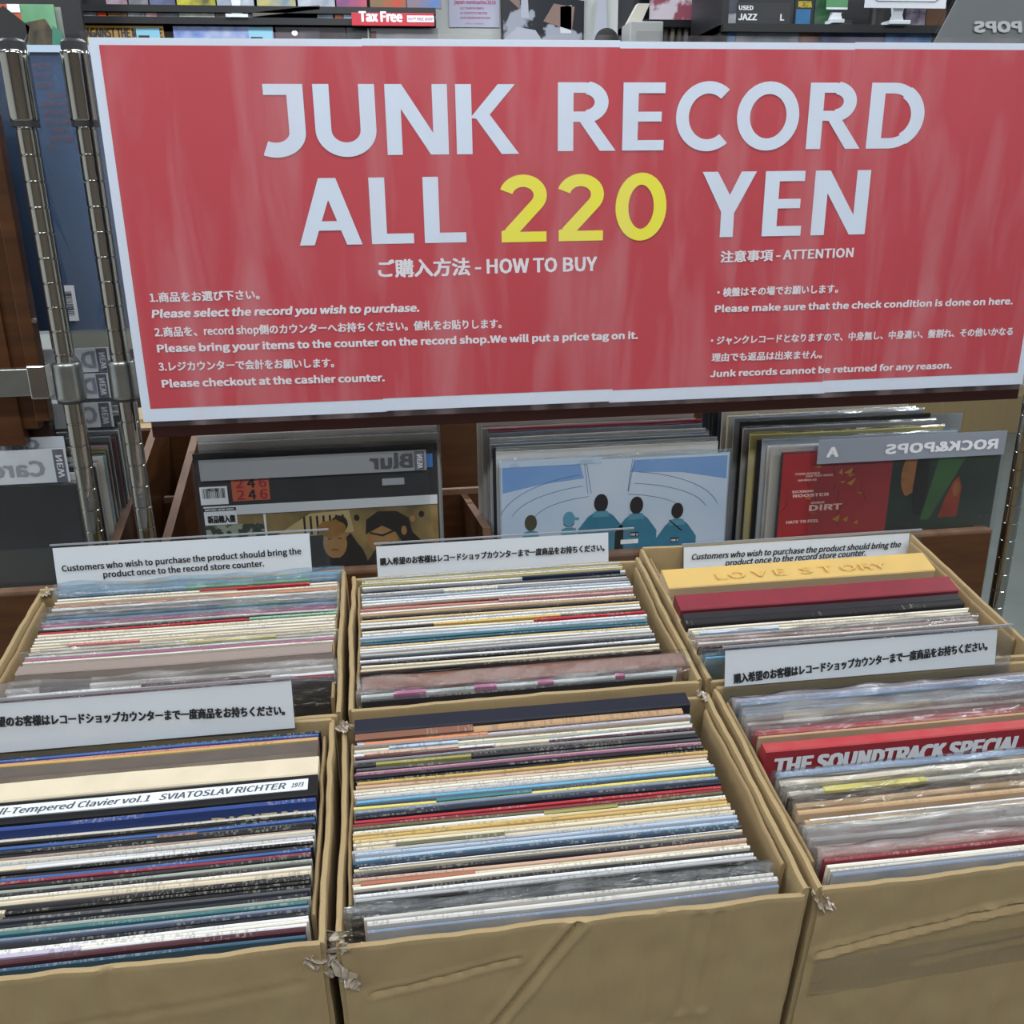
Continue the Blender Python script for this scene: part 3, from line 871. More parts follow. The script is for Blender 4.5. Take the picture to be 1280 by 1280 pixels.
# blue sleeve hanging between the two posts
bl_ = empty('blue_poster_sleeve', (-.62, 1.345, H-.170)); tag(bl_, 'tall dark blue poster in a glossy plastic sleeve between the two chrome posts', 'poster')
MB().box(0, .36, 0, .003, 0, .340).build('printed_sheet', mat('blue_print_sheen', '#3c5884', .4, c2='#5273a0', scale=3, amount=.9, stretch=(2, 2, .6)), bl_)  # lighter blue also carries the reflection on the right part
MB().box(0, .196, -.001, 0, 0, .338).build('painted_shade_band', mat('navy_shade', '#101b3c', .4, c2='#16244c', scale=6), bl_)  # shadow on the left part, painted navy over the sheet
MB().box(-.005, .37, -.004, -.0036, -.004, .346).build('clear_sleeve', film_mat('glossy_poster_film', .10, .1, .1, (9, 9, 5), .8, '#7fa0c8', .008), bl_)
MB().box(-.005, .37, -.006, .004, .340, .348).build('white_top_edge', mat('milky_edge', '#bcd0e6', .3), bl_)
RP = mat('dull_red_print', '#8c4a5c', .5)
for i, (u0, u1, v, b) in enumerate([(40, 62, 86, 'BODY'), (38, 62, 98, 'IN THE'), (40, 66, 110, 'NIGHT'), (58, 92, 122, 'OF A FRE'), (52, 86, 133, 'PLATFORM'), (56, 92, 144, 'WITHOUT ON'), (56, 97, 155, 'DOWN TO THE'), (62, 84, 166, 'FRONT'), (62, 92, 177, 'NIGHTTIME'), (62, 70, 188, 'II')]):
    p = at_depth(u0, v, 1.343); q = at_depth(u1, v-.5, 1.343)
    text(bl_, b, p.x+.62, p.z-H+.170, q.x+.62, q.z-H+.170, .006, RP, y=-.0018, bold=.0006, mirror=True)
def barcode(parent, x, z, wd, ht, y, vertical=False, n=14):
    c = MB().box(x, x+wd, y, y+.0004, z, z+ht).build('barcode_sticker', PAPER, parent); b = MB(); r = random.Random(4)
    for i in range(n):
        a, k = (i+.2)/n, r.choice((.3, .5, .7))/n
        if vertical: b.box(x+wd*.25, x+wd*.75, y-.0003, y-.0001, z+ht*(.15+.7*a), z+ht*(.15+.7*(a+k)))
        else: b.box(x+wd*(.08+.84*a), x+wd*(.08+.84*(a+k)), y-.0003, y-.0001, z+ht*.35, z+ht*.9)
    b.build('barcode_print', INK, c); return c
p = at_depth(75, 357, 1.339); q = at_depth(96, 401, 1.339)
bb = barcode(bl_, p.x+.62, q.z-H+.170, .017, p.z-q.z, -.0055, True)

# ------------------------------------------------------------------ wooden record bin behind the rack
BY = 1.250
bin_ = empty('record_bin', (-1.05, BY, 0)); tag(bin_, 'long brown wooden record bin behind the rack, seen below the sign', 'record bin')
rx = at_depth(1236, 690, BY).x+1.05; zf = at_depth(900, 684, BY).z
def Bb(nm, x0, x1, y0, y1, z0, z1, mt=WOODH, bv=.0015): return MB().box(x0, x1, y0, y1, z0, z1).build(nm, mt, bin_, bevel=bv)
Bb('front_panel', 0, rx, 0, .018, zf-.42, zf-.004); Bb('front_top_edge', 0, rx, 0, .018, zf-.004, zf, WOODEDGE, 0)
Bb('end_panel', rx-.018, rx, .018, .42, zf-.42, zf); Bb('end_panel', 0, .018, .018, .42, zf-.42, zf)
Bb('back_panel', 0, rx, .42, .438, zf-.42, zf+.12); Bb('bottom_board', 0, rx, .018, .42, zf-.42, zf-.40)
for x in (.02, rx-.05):
    for y in (.03, .38): Bb('leg', x, x+.03, y, y+.03, 0, zf-.419)
def partition(x, dz=.16):
    mb = MB(); pts = [(.02, -.39), (.42, -.39), (.42, dz), (.02, .045)]
    b = 0
    for xx in (x, x+.012): mb.v += [(xx, y, zf+z) for y, z in pts]
    mb.face([0, 1, 2, 3], 0); mb.face([7, 6, 5, 4], 0)
    for i in range(4): mb.face([i, i+4, (i+1) % 4+4, (i+1) % 4], 1 if i in (2, 3) else 0)
    mb.build('partition_board', [WOODH, WOODEDGE], bin_)
for u in (137, 203):
    partition(at_depth(u, 683, BY+.02).x+1.05-.004)
partition(at_depth(582, 600, BY+.3).x+1.05, -.03)
Bb('cross_rail', at_depth(206, 620, 1.56).x+1.05, at_depth(245, 620, 1.56).x+1.05, .30, .31, at_depth(220, 622, 1.56).z-.006, at_depth(220, 622, 1.56).z+.004, WOODEDGE, 0)
Bb('cross_rail', at_depth(550, 612, 1.56).x+1.05, at_depth(600, 612, 1.56).x+1.05, .30, .31, at_depth(570, 612, 1.56).z-.006, at_depth(570, 612, 1.56).z+.004, WOODEDGE, 0)

def upright(name, x, y, ztop, wd, hgt, t, c, cov=None, leanb=0.0):
    """a sleeve standing in the bin; x, ztop = its top left corner"""
    o = jacket(0, 0, 0, wd, hgt, t, c, cov, parent_rot=leanb, name=name, world=(x, y+hgt*math.sin(leanb), ztop-hgt*math.cos(leanb)), bow=0)
    return o
def stack(desc, u, v, wd, cols, y0, dy, seed, hgt=.335, rise=0.0, right=False, clear=True, dx=0):
    r = random.Random(seed); a = at_depth(u, v, y0); out = []
    if right: a.x -= wd
    for i, c in enumerate(cols):
        y = y0+.0075+i*dy
        j = upright('record_sleeve', a.x+dx*i+r.uniform(-.003, .004), y, a.z+rise*(i+1)+r.uniform(-.003, .006), wd, hgt, .0035, c)
        tag(j, PAL[c][1]+' sleeve, '+(ORD(i+2))+' from the front of '+desc, 'record', 'record sleeves in the wooden bin')
        if clear and i % 2 == 0: plastic(j, wd, hgt, .0035, CLEAR, over=.003, seed=seed+i, wob=.0012, ext=.002)
        out.append(j)
    return out
def divider(label, uR, uL, vt, vb, Y, body=None, tagl=True, span=None, cap=.018, back=True, wd=None, grey=False, textx=None):
    """divider card seen from behind: paper with mirrored lettering inside a clear pocket"""
    a = at_depth(uR, vt, Y); c = at_depth(uR, vb, Y); l = at_depth(uL, vt, Y)
    w_ = (a.x-l.x) if wd is None else wd; ht = a.z-c.z; x0 = a.x-w_
    o = empty('divider_card', (x0, Y, c.z)); tag(o, label, 'divider card', 'index divider cards in the record bin')
    pm = mat('grey_card' if grey else 'pale_card', '#a6a7ac' if grey else '#eceef5', .5, c2='#adaeb3' if grey else '#e3e5ee', scale=4)
    MB().box(.004, w_-.003, .0004, .0008, .003, ht).build('paper_strip', pm, o)
    MB().box(0, w_, -.0004, -.0001, -.20, ht+.002).build('clear_pocket', HOLDER, o)
    gp = mat('show_through_print', '#8d8f9c', .6) if not grey else mat('show_through_dark_print', '#4c4d53', .6)
    if body:
        x1, x2 = textx
        text(o, body, x1, ht*.28, x2, ht*.28, cap, gp, y=-.0006, bold=.0022, mirror=True)
    if tagl:
        MB().box(w_-.020, w_-.006, -.0004, .0002, .003, ht-.001).build('dark_tab', mat('grey_tab', '#9698a6', .6), o)
        t = text(o, 'NEW', 0, 0, ht*.62, 0, .0075, mat('tab_print', '#c9cbd4', .6), y=-.0008, bold=.0008, mirror=True)
        t.location = (w_-.0085, -.0008, ht*.2); t.rotation_euler = (0, -math.pi/2, 0)
    return o

# left bin compartment: wrapped records and dividers between the posts
a = at_depth(102, 604, 1.278)
jk = upright('record_sleeve', a.x-.335, 1.278, a.z, .335, .335, .004, 'black', 'ink')
tag(jk, 'black record sleeve at the front of the left bin compartment, behind the left post', 'record', 'record sleeves in the wooden bin')
MB().box(.0, .285, -.0006, 0, .0, .245).build('printed_panel', mat('dark_grey_print', '#3a3b3e', .5, c2='#55524a', scale=3, amount=.8), jk)
plastic(jk, .335, .335, .004, CLEAR, over=.004, seed=2, wob=.001, ext=.003)
LB = stack('the left bin compartment', 112, 598, .335, 'white black grey dgrey off sky yellow rose ink grey red navy white black silver dgrey off maroon grey ink'.split(), 1.28, .0085, 5, rise=.0032, dx=.0012, right=True)
divider('nearest pale divider card with mirrored lettering, left of the posts', 84, -120, 560, 605, 1.276, 'Carole', True, cap=.020, wd=.20, textx=(.07, .167))
divider('pale divider card with mirrored lettering just behind the nearest one at far left', 82, -120, 545, 566, 1.290, 'Carole', False, cap=.014, wd=.20, textx=(.07, .165))
divider('pale divider card with mirrored letter C between the posts', 141, -20, 502, 536, 1.322, 'C', True, cap=.021, wd=.12, textx=(.079, .097), grey=False)
divider('pale divider card with mirrored letters Dav between the posts', 138, -20, 466, 500, 1.338, 'Dav', True, cap=.021, wd=.12, textx=(.046, .099))
divider('pale divider card with mirrored letters De between the posts, topmost', 138, -20, 434, 467, 1.356, 'De', True, cap=.021, wd=.12, textx=(.060, .098))
sb = MB().box(0, .2, 0, .01, 0, .016).build('shelf_bar', STEEL); q = at_depth(70, 418, 1.40); sb.location = (q.x, 1.47, q.z-.004)
tag(sb, 'grey metal shelf bar crossing just below the blue poster', 'shelf bar')
MB().box(.0, .2, -.002, 0, -.030, -.001).build('beige_label_holder', mat('beige_card', '#a7a58f', .6), sb)

# compartment with the orange-numbered sleeve
a = at_depth(240, 568, 1.275); b = at_depth(555, 568, 1.275); W1 = b.x-a.x
bj = upright('record_sleeve', a.x, 1.275, a.z, W1-.010, .30, .004, 'ink', 'ink'); tag(bj, 'black topped sleeve with orange number panel and sepia street photo in clear bag', 'record', 'record sleeves in the wooden bin')
Z0 = .30
def flat(parent, nm, pts, y, mt, lab=None):
    o = MB().poly(pts, y).build(nm, mt, parent)
    if lab: o['label'] = lab
    return o
def rect(parent, nm, x0, x1, z0, z1, y, mt, lab=None): return flat(parent, nm, [(x0, z0), (x1, z0), (x1, z1), (x0, z1)], y, mt, lab)
rect(bj, 'white_band', .006, W1-.012, Z0-.090, Z0-.076, -.0004, PAPER)
BLK = mat('black_print', '#1f2026', .45)
OR = rect(bj, 'orange_panel', .047, .098, Z0-.070, Z0-.034, -.0006, mat('orange_print', '#d0643f', .5))
for k, z in enumerate((Z0-.051, Z0-.068)):
    for j, c in enumerate('246'):
        text(bj, c, .053+j*.0155, z, .064+j*.0155, z, .0135, mat('crimson_print', '#a02a38', .5) if j != 1 else INK, y=-.0010, bold=.0014)
ps = barcode(bj, .004, Z0-.073, .037, .026, -.0016, n=18); text(ps, '¥5742', .015, Z0-.0535, .030, Z0-.0535, .0042, INK, y=-.0020, bold=.0004)
NP = rect(bj, 'stock_sticker', .006, .050, Z0-.103, Z0-.079, -.0016, PAPER); rect(NP, 'black_bar', .006, .050, Z0-.083, Z0-.078, -.0018, INK)
text(NP, 'IMPORT NEW VINYL', .008, Z0-.0820, .048, Z0-.0820, .0028, PAPER, y=-.0020, bold=.0003)
text(NP, '新品輸入盤', .010, Z0-.099, .048, Z0-.099, .0085, INK, y=-.0020, bold=.0011)
rect(bj, 'grey_sticker', .254, .285, Z0-.058, Z0-.048, -.0012, mat('grey_sticker_paper', '#aeb4bc', .5))
sep = rect(bj, 'street_photo', .006, W1-.012, .0, Z0-.091, -.0006, mat('sepia_photo', '#6b5737', .5, c2='#b99a5f', scale=26, amount=.9, stretch=(1, 1, .8)))
rect(sep, 'white_divider', .086, .089, 0, Z0-.091, -.0009, PAPER)
SEPD = mat('dark_sepia', '#221d1a', .5); SKIN = mat('sepia_skin', '#b98d5a', .5, c2='#8c6238', scale=40); HAIRG = mat('ginger_hair_print', '#a3773f', .5, c2='#6e4a22', scale=120)
rect(sep, 'night_street', .006, .086, Z0-.150, Z0-.104, -.0008, mat('night_photo', '#39463f', .5, c2='#a6b09b', scale=60, amount=.9, hard=True))
flat(sep, 'awning', [(.092, Z0-.130), (.150, Z0-.094), (.205, Z0-.092), (.210, Z0-.125)], -.0009, mat('tan_photo', '#c2ac7c', .5))
for k in range(7): rect(sep, 'awning_bar', .140+k*.009, .143+k*.009, Z0-.126, Z0-.098, -.0011, SEPD)
def line(parent, pts, wv, y, mt, nm='printed_line'):
    mb = MB()
    for q in stroke(pts, wv): mb.poly(q, y)
    return mb.build(nm, mt, parent)
def blob(cx, cz, rx_, rz_, n=20, wob=.08, seed=0): return [(cx+rx_*math.cos(2*math.pi*i/n)*(1+wob*NZ.noise(Vector((i*.9, seed, 3)))), cz+rz_*math.sin(2*math.pi*i/n)*(1+wob*NZ.noise(Vector((i*.9, seed, 7))))) for i in range(n)]
flat(sep, 'figure', blob(.190, Z0-.112, .012, .013, seed=1), -.0012, SEPD); flat(sep, 'figure', blob(.190, Z0-.124, .008, .010, seed=2), -.0013, SKIN)
flat(sep, 'coat', blob(.195, Z0-.185, .032, .055, seed=5, wob=.2), -.0013, SEPD)
flat(sep, 'figure', blob(.182, Z0-.140, .017, .024, seed=3), -.0015, SKIN); flat(sep, 'hair', blob(.179, Z0-.118, .020, .013, seed=4, wob=.2), -.0017, HAIRG)
flat(sep, 'figure', blob(.250, Z0-.135, .022, .026, seed=6), -.0015, SKIN); flat(sep, 'hair', [(.226, Z0-.130), (.228, Z0-.108), (.245, Z0-.096), (.272, Z0-.097), (.288, Z0-.108), (.293, Z0-.130), (.305, Z0-.144), (.280, Z0-.148), (.268, Z0-.128), (.250, Z0-.118)], -.0018, SEPD)
line(sep, [(.232, Z0-.128), (.250, Z0-.133), (.268, Z0-.126)], .003, -.0019, SEPD, 'glasses')
line(sep, [(.176, Z0-.150), (.186, Z0-.151)], .0012, -.0019, SEPD, 'mouth'); line(sep, [(.172, Z0-.134), (.178, Z0-.133)], .0014, -.0019, SEPD, 'eye'); line(sep, [(.186, Z0-.133), (.192, Z0-.134)], .0014, -.0019, SEPD, 'eye')
flat(sep, 'coat', blob(.262, Z0-.185, .038, .040, seed=9, wob=.2), -.0016, SEPD); flat(sep, 'figure', blob(.281, Z0-.127, .004, .007), -.0020, SKIN)
for k in range(9): flat(sep, 'figure', blob(.215+.011*k+.002*(k % 3), Z0-.104-.006*((k*7) % 4), .004, .005, 10, seed=k), -.0010, SKIN if k % 2 else SEPD)
text_dv = divider('grey divider card with mirrored lettering above the orange-numbered sleeve', 535, 242, 562, 590, 1.268, None, True, wd=None, grey=True)
a2 = at_depth(242, 562, 1.268); p1 = at_depth(462, 578, 1.268); p2 = at_depth(516, 578, 1.268); c2_ = at_depth(524, 590, 1.268)
text(text_dv, 'Blur', p1.x-a2.x, .009, p2.x-a2.x, .009, .019, mat('show_through_dark_print', '#4c4d53', .6), y=-.0008, bold=.0030, mirror=True)
rect(text_dv, 'blue_corner', p2.x-a2.x+.013, p2.x-a2.x+.028, .006, .026, .003, mat('blue_print_patch', '#3f74b5', .5))
plastic(bj, W1-.008, .30, .004, CLEAR, over=.004, seed=12, wob=.0008, ext=.004)
stack('the bin part with the orange numbers', 246, 560, .330, 'grey white off slate grey off dgrey pale grey white ink off grey blue'.split(), 1.279, .010, 9, hgt=.335, rise=.0040, dx=.0003)
divider('pale divider card with mirrored lettering under the sign edge, second in its compartment', 536, 282, 536, 562, 1.335, None, False)
d2 = bpy.context.scene.collection.objects[-1]
dd = [o for o in bpy.data.objects if o.name.startswith('divider_card') and 'second in its' in o['label']][0]
text(dd, 'Bob Dylan', .135, .006, .262, .006, .016, mat('show_through_dark_print', '#4c4d53', .6), y=-.0008, bold=.0022, mirror=True)

# compartment with the blue sleeve showing five people from behind
a = at_depth(624, 580, 1.275); b = at_depth(912, 580, 1.275); W2 = b.x-a.x
bs = upright('record_sleeve', a.x, 1.275, a.z, W2, .31, .004, 'pale', 'pale'); tag(bs, 'pale blue sleeve printed with five people in blue jackets seen from behind', 'record', 'record sleeves in the wooden bin')
Zb = .31
rect(bs, 'sky_print', .002, W2-.002, 0, Zb-.001, -.0004, mat('blue_sky_print', '#a9c8ee', .45, c2='#f0f5fb', scale=2.2, amount=.95, stretch=(1, 1, 1.6)))
DB = mat('blue_shade_print', '#6f9fe0', .45, c2='#9cc0ec', scale=9)
flat(bs, 'sky_panel', [(.004, Zb-.045), (.004, Zb-.006), (.118, Zb-.006), (.124, Zb-.028), (.060, Zb-.034)], -.0006, DB)
flat(bs, 'sky_panel', [(W2-.004, Zb-.040), (W2-.004, Zb-.004), (.200, Zb-.004), (.194, Zb-.022), (.27, Zb-.026)], -.0006, DB)
LN = mat('dark_blue_line', '#3a5f9c', .5)
for k, (rx_, rz_) in enumerate(((.19, .070), (.17, .052), (.13, .035))):
    line(bs, arc(.160, Zb-.090, rx_*.85, rz_, 170, 105, 12), .0007, -.0008, LN); line(bs, arc(.160, Zb-.090, rx_*.9, rz_, 75, 10, 12), .0007, -.0008, LN)
for x, dxx in ((.124, .006), (.127, .008), (.196, -.006), (.199, -.008)): line(bs, [(x, Zb-.002), (x+dxx, Zb-.052)], .0007, -.0008, LN)
JB = mat('jacket_blue_print', '#3d7f9d', .5, c2='#2f6b88', scale=40); HD = mat('dark_hair_print', '#2a2a30', .5); OL = mat('olive_hat_print', '#4a4c3c', .5); CPT = mat('light_blue_cap_print', '#5d9bb8', .5)
for cx, top_, sw, hd, k in ((.045, .082, .022, OL, 1), (.102, .080, .017, CPT, .95), (.150, .056, .035, HD, 1.15), (.204, .063, .032, HD, 1.1), (.267, .076, .031, HD, 1.0)):
    h0 = Zb-top_
    f = flat(bs, 'printed_person', [(cx-sw, 0.02), (cx-sw, h0-.052), (cx-sw*.55, h0-.032), (cx-.006, h0-.023), (cx+.006, h0-.023), (cx+sw*.55, h0-.032), (cx+sw, h0-.052), (cx+sw, 0.02)], -.0010, JB)
    flat(f, 'printed_head', blob(cx, h0-.010*k, .0092*k, .0125*k, wob=.03), -.0013, hd)
    flat(f, 'collar', [(cx-.010, h0-.024), (cx+.010, h0-.024), (cx+.013, h0-.033), (cx-.013, h0-.033)], -.0014, mat('collar_print', '#5793ad', .5))
    if hd is CPT: flat(f, 'cap_peak', [(cx+.004, h0-.006), (cx+.016, h0-.008), (cx+.014, h0-.012), (cx+.004, h0-.011)], -.0015, CPT); flat(f, 'printed_head', blob(cx, h0-.016, .008, .006, wob=.03), -.0012, HD)
    if cx > .2:
        rect(f, 'black_patch', cx-.009, cx+.004, h0-.060, h0-.053, -.0015, INK); text(f, 'HM 3', cx-.008, h0-.0585, cx+.003, h0-.0585, .0035, PAPER, y=-.0018, bold=.0003)
line(bs, [(.255, Zb-.100), (.275, Zb-.118)], .0016, -.0017, INK, 'bag_strap')
rect(bs, 'label_strip', .181, .208, Zb-.134, Zb-.127, -.0019, PAPER)
plastic(bs, W2, .31, .004, CLEARB, over=.006, seed=21, wob=.0009, ext=.004)
MB().box(.0, .150, -.0016, -.0010, Zb-.006, Zb+.003).build('white_top_edge', mat('milky_edge', '#bcd0e6', .3), bs)
stack('the bin part with the blue sleeve', 622, 572, .332, 'white silver dnavy pale grey white slate red grey off ink grey white off'.split(), 1.280, .0090, 13, rise=.0028, dx=-.0012)
dv = divider('pale divider card with mirrored lettering above the pale blue sleeve, under the sign', 880, 620, 533, 552, 1.40, None, False)
text(dv, 'The Beach Boys', .105, -.002, .262, -.002, .018, mat('show_through_dark_print', '#4c4d53', .6), y=-.0010, bold=.0026, mirror=True)

# right-hand compartment: red and dark green sleeve
a = at_depth(978, 566, 1.275); b = at_depth(1252, 566, 1.275); W3 = b.x-a.x
rs = upright('record_sleeve', a.x, 1.275, a.z, W3, .29, .004, 'dred', 'ink'); tag(rs, 'sleeve printed red on the left and dark green on the right, rightmost in the bin', 'record', 'record sleeves in the wooden bin')
Zr = .29
rect(rs, 'red_print', .002, W3*.50, 0, Zr-.002, -.0004, mat('red_photo_print', '#b3292f', .5, c2='#8f2026', scale=10, amount=.9))
rect(rs, 'green_print', W3*.50, W3-.002, 0, Zr-.002, -.0004, mat('dark_green_photo', '#101418', .5, c2='#2c4a2c', scale=7, amount=.9))
OC = mat('ochre_fleck_print', '#b9822e', .5); r = random.Random(3)
for i in range(16):
    x, z = r.uniform(.01, .145), Zr-r.uniform(.02, .12); flat(rs, 'ochre_fleck', [(x, z), (x+r.uniform(.004, .016), z+r.uniform(-.004, .008)), (x+r.uniform(.004, .012), z-r.uniform(.001, .004))], -.0007, OC)
for i in range(12):
    x, z = r.uniform(.01, .145), Zr-r.uniform(.02, .11); line(rs, [(x, z), (x+r.uniform(-.006, .006), z-.008), (x+r.uniform(-.010, .012), z-.018)], .0008, -.0006, SEPD, 'printed_crack')
for body, x0, x1, zz, cp, bo in (('THEM BONES', .022, .062, .036, .0032, .0005), ('DAM THAT RIVER', .040, .083, .040, .003, .0004), ('RAIN WHEN I DIE', .028, .058, .046, .003, .0004), ('SICKMAN', .020, .054, .064, .0034, .0008), ('ROOSTER', .022, .080, .071, .0042, .0012), ('GODSMACK', .052, .074, .083, .003, .0004), ('DIRT', .050, .103, .094, .0085, .0018), ('HATE TO FEEL', .015, .068, .113, .0042, .0010)):
    text(rs, body, x0, Zr-zz, x1, Zr-zz, cp, mat('pale_pink_print', '#e2b9b4', .5), y=-.0010, bold=bo)
FC = mat('warm_face_print', '#b27038', .5, c2='#5c2c1c', scale=60); FR_ = mat('red_hood_print', '#a3402c', .5, c2='#6b1f1a', scale=30)
flat(rs, 'printed_face_shape', blob(W3*.585, Zr-.045, .014, .034, seed=2, wob=.12), -.0008, FC); flat(rs, 'printed_hair_shape', blob(W3*.64, Zr-.06, .012, .055, seed=3, wob=.3), -.0009, SEPD)
flat(rs, 'green_streak', [(W3*.66, Zr-.12), (W3*.70, Zr-.12), (W3*.86, Zr-.004), (W3*.72, Zr-.004)], -.0006, mat('green_streak_print', '#3f6b33', .5, c2='#1e3a22', scale=18))
flat(rs, 'printed_hood_shape', [(W3*.74, Zr-.118), (W3*.76, Zr-.09), (W3*.79, Zr-.06), (W3*.815, Zr-.052), (W3*.835, Zr-.07), (W3*.83, Zr-.118)], -.0010, FR_)
flat(rs, 'printed_face_shape', blob(W3*.81, Zr-.072, .0060, .013, seed=4), -.0012, FC)
barcode(rs, W3-.048, Zr-.018, .036, .013, -.0014, n=16)
plastic(rs, W3, .29, .004, CLEAR, over=.006, seed=31, wob=.0008, ext=.006)
rp = divider('white divider card with faint mirrored lettering in front of the red and green sleeve', 1262, 1022, 538, 570, 1.266, None, False)
a4 = at_depth(1022, 538, 1.266); e1 = at_depth(1107, 556, 1.266); e2 = at_depth(1247, 556, 1.266); e3 = at_depth(1034, 556, 1.266); e4 = at_depth(1049, 556, 1.266)
FW = mat('faint_white_print', '#f4f5fb', .6)
[c for c in rp.children if c.name.startswith('paper_strip')][0].data.materials[0] = mat('pale_grey_card', '#b4b8c6', .5, c2='#adb1c0', scale=4)
text(rp, 'ROCK&POPS', e1.x-a4.x, .014, e2.x-a4.x, .014, .014, FW, y=-.0008, bold=.0026, mirror=True); text(rp, 'A', e3.x-a4.x, .014, e4.x-a4.x, .014, .014, FW, y=-.0008, bold=.0026, mirror=True)
stack('the rightmost bin part', 966, 566, .318, 'grey white pale ink yellow dgrey grey black slate off gold grey navy black ink navy'.split(), 1.280, .0105, 17, rise=.0030, dx=-.0034)
ab = divider('grey divider card with mirrored lettering just under the sign at right', 1206, 965, 516, 540, 1.40, None, False, grey=True)
text(ab, 'ABBA', .205, .004, .262, .004, .017, mat('show_through_dark_print', '#4c4d53', .6), y=-.0010, bold=.0024, mirror=True)
LL = [o for o in bpy.data.objects if o.name.startswith('record_sleeve') and o.get('group') == 'record sleeves in the wooden bin']

# brown cardboard cartons standing behind the bin
def carton(label, x0, x1, y0, y1, z0, z1):
    t = empty('closed_carton', (x0, y0, z0)); tag(t, label, 'box')
    a, b, c = x1-x0, y1-y0, z1-z0
    MB().box(0, a, 0, b, 0, c-.003).build('carton_body', CARDB, t, bevel=.003)
    MB().box(0, a, 0, b/2-.001, c-.003, c).build('lid_flap', CARDB, t); MB().box(0, a, b/2+.001, b, c-.003, c).build('lid_flap', CARDB, t)
    MB().box(-.0008, a*.6, b/2-.02, b/2+.02, c, c+.0004).build('packing_tape', TAPE, t); return t
p = at_depth(1172, 560, 5.3)
cr = carton('brown closed carton on the far floor beyond the right end of the bin', p.x, p.x+.75, 5.3, 5.7, 0.0, at_depth(1172, 500, 5.3).z)
g = at_depth(206, 560, 1.75)
gc = carton('olive-brown carton with green lettering behind the wooden bin, left of it', g.x-.10, g.x+.16, 1.72, 1.98, 0, g.z+.03)
GP = mat('green_print', '#2f6b45', .6)
for b_, v in (('PRICE', 548), ('LIMITED', 557)):
    q1 = at_depth(214, v+2, 1.72); q2 = at_depth(231, v+1, 1.72); text(gc, b_, q1.x-gc.location.x, q1.z, q2.x-gc.location.x, q2.z, .009, GP, y=-.001, bold=.001)
q1 = at_depth(215, 583, 1.72); MB().box(q1.x-gc.location.x, q1.x-gc.location.x+.03, -.001, -.0004, q1.z, q1.z+.008).build('green_label', GP, gc)

# ------------------------------------------------------------------ the shop behind: shelves at the top of the picture
BK = mat('black_shelf_metal', '#17181c', .4)
def P(u, v, Y): return at_depth(u, v, Y)
YA = 3.45
def shelfunit(label, u0, u1, boards, Y, dep, grp, foot=0):
    x0 = P(u0, 20, Y).x; x1 = P(u1, 20, Y).x
    t = empty('display_shelf', (x0, Y, 0)); tag(t, label, 'shelf', grp)
    zs = [P(max(u0, 0), v, Y).z for v in boards]
    for z in zs: MB().box(0, x1-x0, 0, dep, z-.020, z).build('shelf_board', BK, t)
    zm = max(zs)+.35
    for x in (0, x1-x0-.02): MB().box(x, x+.02, .02, dep, foot, zm).build('upright', BK, t)
    MB().box(0, x1-x0, dep, dep+.01, foot+.1, zm).build('back_panel', BK, t)
    if foot:
        for x in (.02, .30): MB().box(x, x+.03, .05, dep-.03, 0, foot+.12).build('leg', BK, t)
    return t, zs
sa, za = shelfunit('black shelving unit beyond the sign at upper left', 78, 545, (19.5, 4.5), YA, .10, 'black shelving beyond the sign')
x0 = P(78, 20, YA).x; x1 = P(545, 20, YA).x
zl = za[0]-.020-.004-.352
MB().box(0, x1-x0, 0, .10, zl-.016, zl).build('shelf_board', BK, sa)
def cover(label, u0, u1, z0, Y, hgt, hx, c2, scale=14, t=.004, name='record_sleeve', cat='record', grp='display records beyond the sign', stretch=(1, 1, 1), hard=False):
    x0 = P(u0, 35, Y).x; x1 = P(u1, 35, Y).x
    o = MB().box(0, x1-x0, 0, t, 0, hgt).build(name, mat('display_cover_print', hx, .35, c2=c2, scale=scale, amount=.9, stretch=stretch, hard=hard)); o.location = (x0, Y, z0)
    tag(o, label, cat, grp); return o, x1-x0
rz_ = zl
c1, w1 = cover('gold sleeve with black lettering and blue price sticker beyond the sign', 80, 204, rz_, YA+.02, .352, '#b48c33', '#a37c2b')
text(c1, 'RAGE AGAINST THE MACHINE', .006, .352-.034, w1-.004, .352-.034, .026, INK, y=-.001, bold=.0028)
LBS = mat('light_blue_sticker', '#86c3dc', .5)
k = rect(c1, 'price_sticker', w1*.72, w1*.96, .352-.062, .352-.006, -.002, LBS); rect(k, 'sticker_bar', w1*.74, w1*.85, .352-.048, .352-.028, -.003, INK)
c2, w2 = cover('blue and white clouded sleeve with a light blue price sticker beyond the sign', 216, 341, rz_, YA+.02, .352, '#5d7cc4', '#b9c2da', 22)
k = rect(c2, 'price_sticker', w2*.75, w2*.99, .352-.075, .352-.003, -.002, LBS); rect(k, 'sticker_bar', w2*.77, w2*.89, .352-.048, .352-.030, -.003, INK)
k = rect(c2, 'title_label', w2*.36, w2*.67, .25, .352-.035, -.002, DKPLAST); text(k, 'Halfaband', w2*.45, .352-.052, w2*.57, .352-.052, .008, PAPER, y=-.003, bold=.002)
c3, w3 = cover('dark blue sleeve with brown figure, third on the shelf beyond the sign', 344, 432, rz_, YA+.02, .352, '#14162e', '#3d2a26', 9)
rect(c3, 'dark_panel', w3*.34, w3*.62, .26, .35, -.002, mat('dark_grey_panel', '#3f3c45', .4)); flat(c3, 'white_mark', blob(w3*.27, .352-.018, .010, .008), -.002, PAPER)
c4, w4 = cover('dark green sleeve with white edge left of the red framed panel', 433, 462, rz_, YA+.02, .352, '#152428', '#2d3e40', 12)
rect(c4, 'white_edge', w4*.9, w4*.97, .26, .35, -.002, PAPER)
